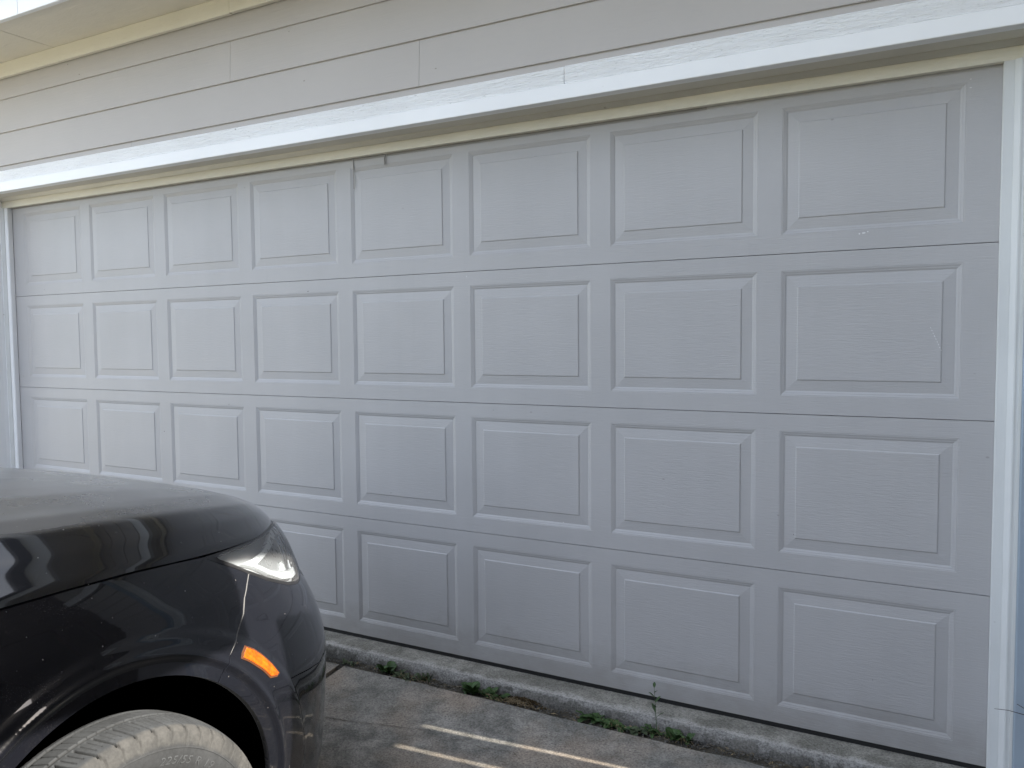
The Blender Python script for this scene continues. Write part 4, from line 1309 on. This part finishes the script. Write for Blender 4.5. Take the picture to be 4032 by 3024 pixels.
# brown moss clump
w = empty('moss_clump', 'brown dried moss clump with straw in the middle of the crack', 'moss')
bm = bmesh.new(); rnd = random.Random(5)
for k in range(900):
    ox = rnd.gauss(0, .038); oy = rnd.gauss(0, .014)
    h = max(0, .022 * (1 - (ox / .09) ** 2) * (1 - (oy / .03) ** 2)) * rnd.uniform(.5, 1.1)
    a = rnd.uniform(0, 6.28); L = rnd.uniform(.004, .010)
    q = Vector((3.345 + ox, -.150 + oy, -.068 + h))
    d = Vector((math.cos(a), math.sin(a), rnd.uniform(.2, 1.6))).normalized() * L; sd2 = d.cross(Vector((0, 0, 1))).normalized() * L * .3
    bm.faces.new([bm.verts.new(q - sd2), bm.verts.new(q + sd2), bm.verts.new(q + d)])
tag(link('moss', bm_mesh('moss', bm), m_moss, w), kind='stuff')
bm = bmesh.new()
for k in range(70):
    a = rnd.uniform(0, 6.28); L = rnd.uniform(.02, .05); ox, oy = rnd.gauss(-.01, .035), rnd.gauss(-.022, .010)
    q = (3.335 + ox, -.160 + oy, -.056 + rnd.uniform(0, .006))
    tube(bm, [q, (q[0] + math.cos(a) * L * .5, q[1] + math.sin(a) * L * .3, q[2] + rnd.uniform(.002, .012)), (q[0] + math.cos(a) * L, q[1] + math.sin(a) * L * .5, q[2])], .0007, 3)
tag(link('dead_blades', bm_mesh('dead_blades', bm), m_straw, w), kind='stuff')
# crumbs of concrete and litter
bm = bmesh.new()
for k in range(1600):
    x = rnd.uniform(2.3, 5.3); y = -.118 - abs(rnd.gauss(.03, .022)); s = rnd.uniform(.0012, .0045)
    r_ = bmesh.ops.create_icosphere(bm, subdivisions=1, radius=s)
    zz = ground_z(y) + .001 if y < -.197 else -.068
    for v in r_['verts']: v.co = Vector((v.co.x * rnd.uniform(.7, 1.4) + x, v.co.y * rnd.uniform(.7, 1.4) + y, v.co.z * .7 + zz + s * .5))
tag(link('crumbled_grit', bm_mesh('crumbled_grit', bm), m_sillv), 'loose grit and concrete crumbs along the crack', 'grit', kind='stuff')
bm = bmesh.new()
for k in range(90):
    x = rnd.uniform(2.45, 5.2); y = -.125 - abs(rnd.gauss(.035, .03)); s = rnd.uniform(.004, .011); a = rnd.uniform(0, 6.28)
    zz = ground_z(y) + .002 if y < -.197 else -.064
    d = Vector((math.cos(a), math.sin(a), rnd.uniform(-.1, .3))) * s; e = Vector((-math.sin(a), math.cos(a), rnd.uniform(-.2, .4))) * s * .35
    q = Vector((x, y, zz))
    bm.faces.new([bm.verts.new(q - d), bm.verts.new(q + e), bm.verts.new(q + d), bm.verts.new(q - e)])
for k in range(160):
    x = rnd.uniform(2.45, 5.2); y = -.13 - abs(rnd.gauss(.02, .02)); a = rnd.uniform(0, 6.28); L = rnd.uniform(.008, .03)
    zz = ground_z(y) + .002 if y < -.197 else -.062
    tube(bm, [(x, y, zz), (x + math.cos(a) * L * .5, y + math.sin(a) * L * .4, zz + rnd.uniform(.001, .006)), (x + math.cos(a) * L, y + math.sin(a) * L * .7, zz)], .0005, 3)
tag(link('dry_litter', bm_mesh('dry_litter', bm), m_straw), 'dry leaf bits and straw scattered along the crack', 'litter', kind='stuff')
# dry twig reaching in over the right jamb
tw = empty('dry_twig', 'thin dark dry stem crossing the pale trim at the lower right', 'twig')
bm = bmesh.new()
tube(bm, [(4.881, -.20, .269), (4.915, -.20, .2715), (4.955, -.198, .266), (5.05, -.19, .22), (5.12, -.18, .05), (5.14, -.175, -.07)], lambda t: .0007 + .0012 * t, 5)
link('stem', bm_mesh('stem', bm), m_dark, tw)
bm = bmesh.new()
tube(bm, [(4.935, -.2, .294), (4.955, -.2, .284), (5.02, -.195, .255), (5.06, -.19, .20)], .0009, 5)
link('stem', bm_mesh('stem', bm), m_dark, tw)

# ------------------------------------------------------------------ unseen screen added to shade the driveway from the right
XS = 5.70
scr = empty('added_side_screen', 'added unseen timber screen shading the driveway, with gaps and openings shaped to pass sun', 'screen')
def gap_y(x, y): return y + (XS - x) * math.tan(R(SUN_AZ))
gy = [gap_y(3.30, -.422) , gap_y(3.30, -.560), gap_y(3.30, -.835)]
gw = .0095
GAPTOP = -.086 + (XS - 3.065) / math.cos(R(SUN_AZ)) * math.tan(R(SUN_EL))
ed = [(-.05)] + [v for g_ in gy for v in (g_ + gw / 2, g_ - gw / 2)]
edges = sorted(ed, reverse=True)
def board(y1, y0, z0, z1): box('board', XS - .012, XS + .012, y0, y1, z0, z1, m_fence, scr, 0)
board(.30, gy[0] + gw / 2, -.5, GAPTOP)
board(gy[0] - gw / 2, gy[1] + gw / 2, -.5, GAPTOP)
board(gy[1] - gw / 2, gy[2] + gw / 2, -.5, GAPTOP)
y = gy[2] - gw / 2
while y > -6.1:
    board(y, y - .15, -.5, GAPTOP); y -= .1498
tp = [(-6.2, .30, GAPTOP + .0005, 1.84), (-1.11, .30, 1.8405, 2.33), (-.85, .30, 2.3305, 2.56), (-6.2, -2.2, 1.8405, 2.56), (-7.5, .30, 2.5605, 6.6), (-2.1995, -1.24, 2.32, 2.56)]  # openings between these panels are sized to let sun onto tyre, headlight and marker
for a, b_, z0, z1 in tp:
    box('sun_block_panel', XS - .02, XS + .02, a, b_, z0, z1, m_fence, scr, 0)
for yy in (-.02, -2.4, -4.6, -6.1):
    box('post', XS + .021, XS + .12, yy - .05, yy + .05, -.5, 6.65, m_fence, scr, .003)

# ------------------------------------------------------------------ what the car paint and the shade see: the street side
st = box('street', -60, 60, -22, -14, -.5, -.405, m_street, None, 0); tag(st, 'grey asphalt street at the foot of the driveway', kind='structure')
dr2 = box('lower_driveway', -.62, 5.59, -14, -6.41, -.5, -.38, m_pale, None, 0); tag(dr2, 'sunlit pale concrete lower driveway', kind='structure')
sw = box('side_path', -9.0, -.64, -14, -.2, -.5, -.27, m_pale, None, 0); tag(sw, 'sunlit pale concrete yard left of the driveway', kind='structure')
def house(x0, x1, y0, y1, h, label, mat):
    h_ = empty('neighbour_house', label, 'house')
    box('wall', x0, x1, y0, y1, -.5, h, mat, h_, 0)
    V = [(x0 - .4, y0 - .4, h), (x1 + .4, y0 - .4, h), (x1 + .4, y1 + .4, h), (x0 - .4, y1 + .4, h), (x0 - .4, (y0 + y1) / 2, h + 2.2), (x1 + .4, (y0 + y1) / 2, h + 2.2)]
    link('roof', mesh('roof', V, [(0, 1, 5, 4), (2, 3, 4, 5), (0, 4, 3), (1, 2, 5), (3, 2, 1, 0)]), m_shingle, h_)
    n_ = int((x1 - x0) / 3.2)
    for k in range(n_):
        xw = x0 + (k + .5) * (x1 - x0) / n_
        f = box('window', xw - .7, xw + .7, y1 + .001, y1 + .05, .8, 2.1, m_trim_s, h_, 0)
        box('pane', xw - .6, xw + .6, y1 + .051, y1 + .056, .9, 2.0, m_winglass, f, 0)
house(-9, 5, -38, -29, 2.8, 'tan single-storey house across the street', m_brick)
house(9, 21, -40, -30, 2.9, 'pale single-storey house diagonally across the street', m_sill)

def tree(name, x, y, h, rad, n_, label, seed):  # unseen tree added to block sky light and fill the paint reflections
    rn = random.Random(seed)
    t = empty(name, label, 'tree')
    bm = bmesh.new()
    tube(bm, [(x, y, -.5), (x + .1, y, h * .3), (x - .05, y + .1, h * .62)], lambda k: .22 * (1 - .6 * k), 10)
    link('trunk', bm_mesh('trunk', bm, True), m_fence, t)
    clumps = [(x + rn.gauss(0, rad * .45), y + rn.gauss(0, rad * .45), h * .62 + rn.gauss(0, rad * .4), rad * rn.uniform(.25, .5)) for k in range(26)]
    for cx_, cy_, cz_, cr_ in clumps[:9]:
        bm = bmesh.new(); tube(bm, [(x, y, h * .35), ((x + cx_) / 2, (y + cy_) / 2, (h * .4 + cz_) / 2 + .3), (cx_, cy_, cz_)], lambda k: .08 * (1 - .7 * k), 6)
        link('limb', bm_mesh('limb', bm, True), m_fence, t)
    V, F = [], []
    for k in range(n_):
        cx_, cy_, cz_, cr_ = rn.choice(clumps)
        d = Vector((rn.gauss(0, 1), rn.gauss(0, 1), rn.gauss(0, 1))).normalized() * cr_ * rn.uniform(.5, 1.05)
        q = Vector((cx_, cy_, cz_)) + d
        a = Vector((rn.gauss(0, 1), rn.gauss(0, 1), rn.gauss(0, 1))).normalized() * .13
        b_ = a.orthogonal().normalized() * .07
        i0 = len(V); V += [q - a, q + b_, q + a, q - b_]; F.append((i0, i0 + 1, i0 + 2, i0 + 3))
    link('crown', mesh('crown', V, F), m_leaf, t)
tree('added_tree', 12.5, -5.5, 7.0, 3.0, 7000, 'added unseen green tree beyond the added screen', 9)
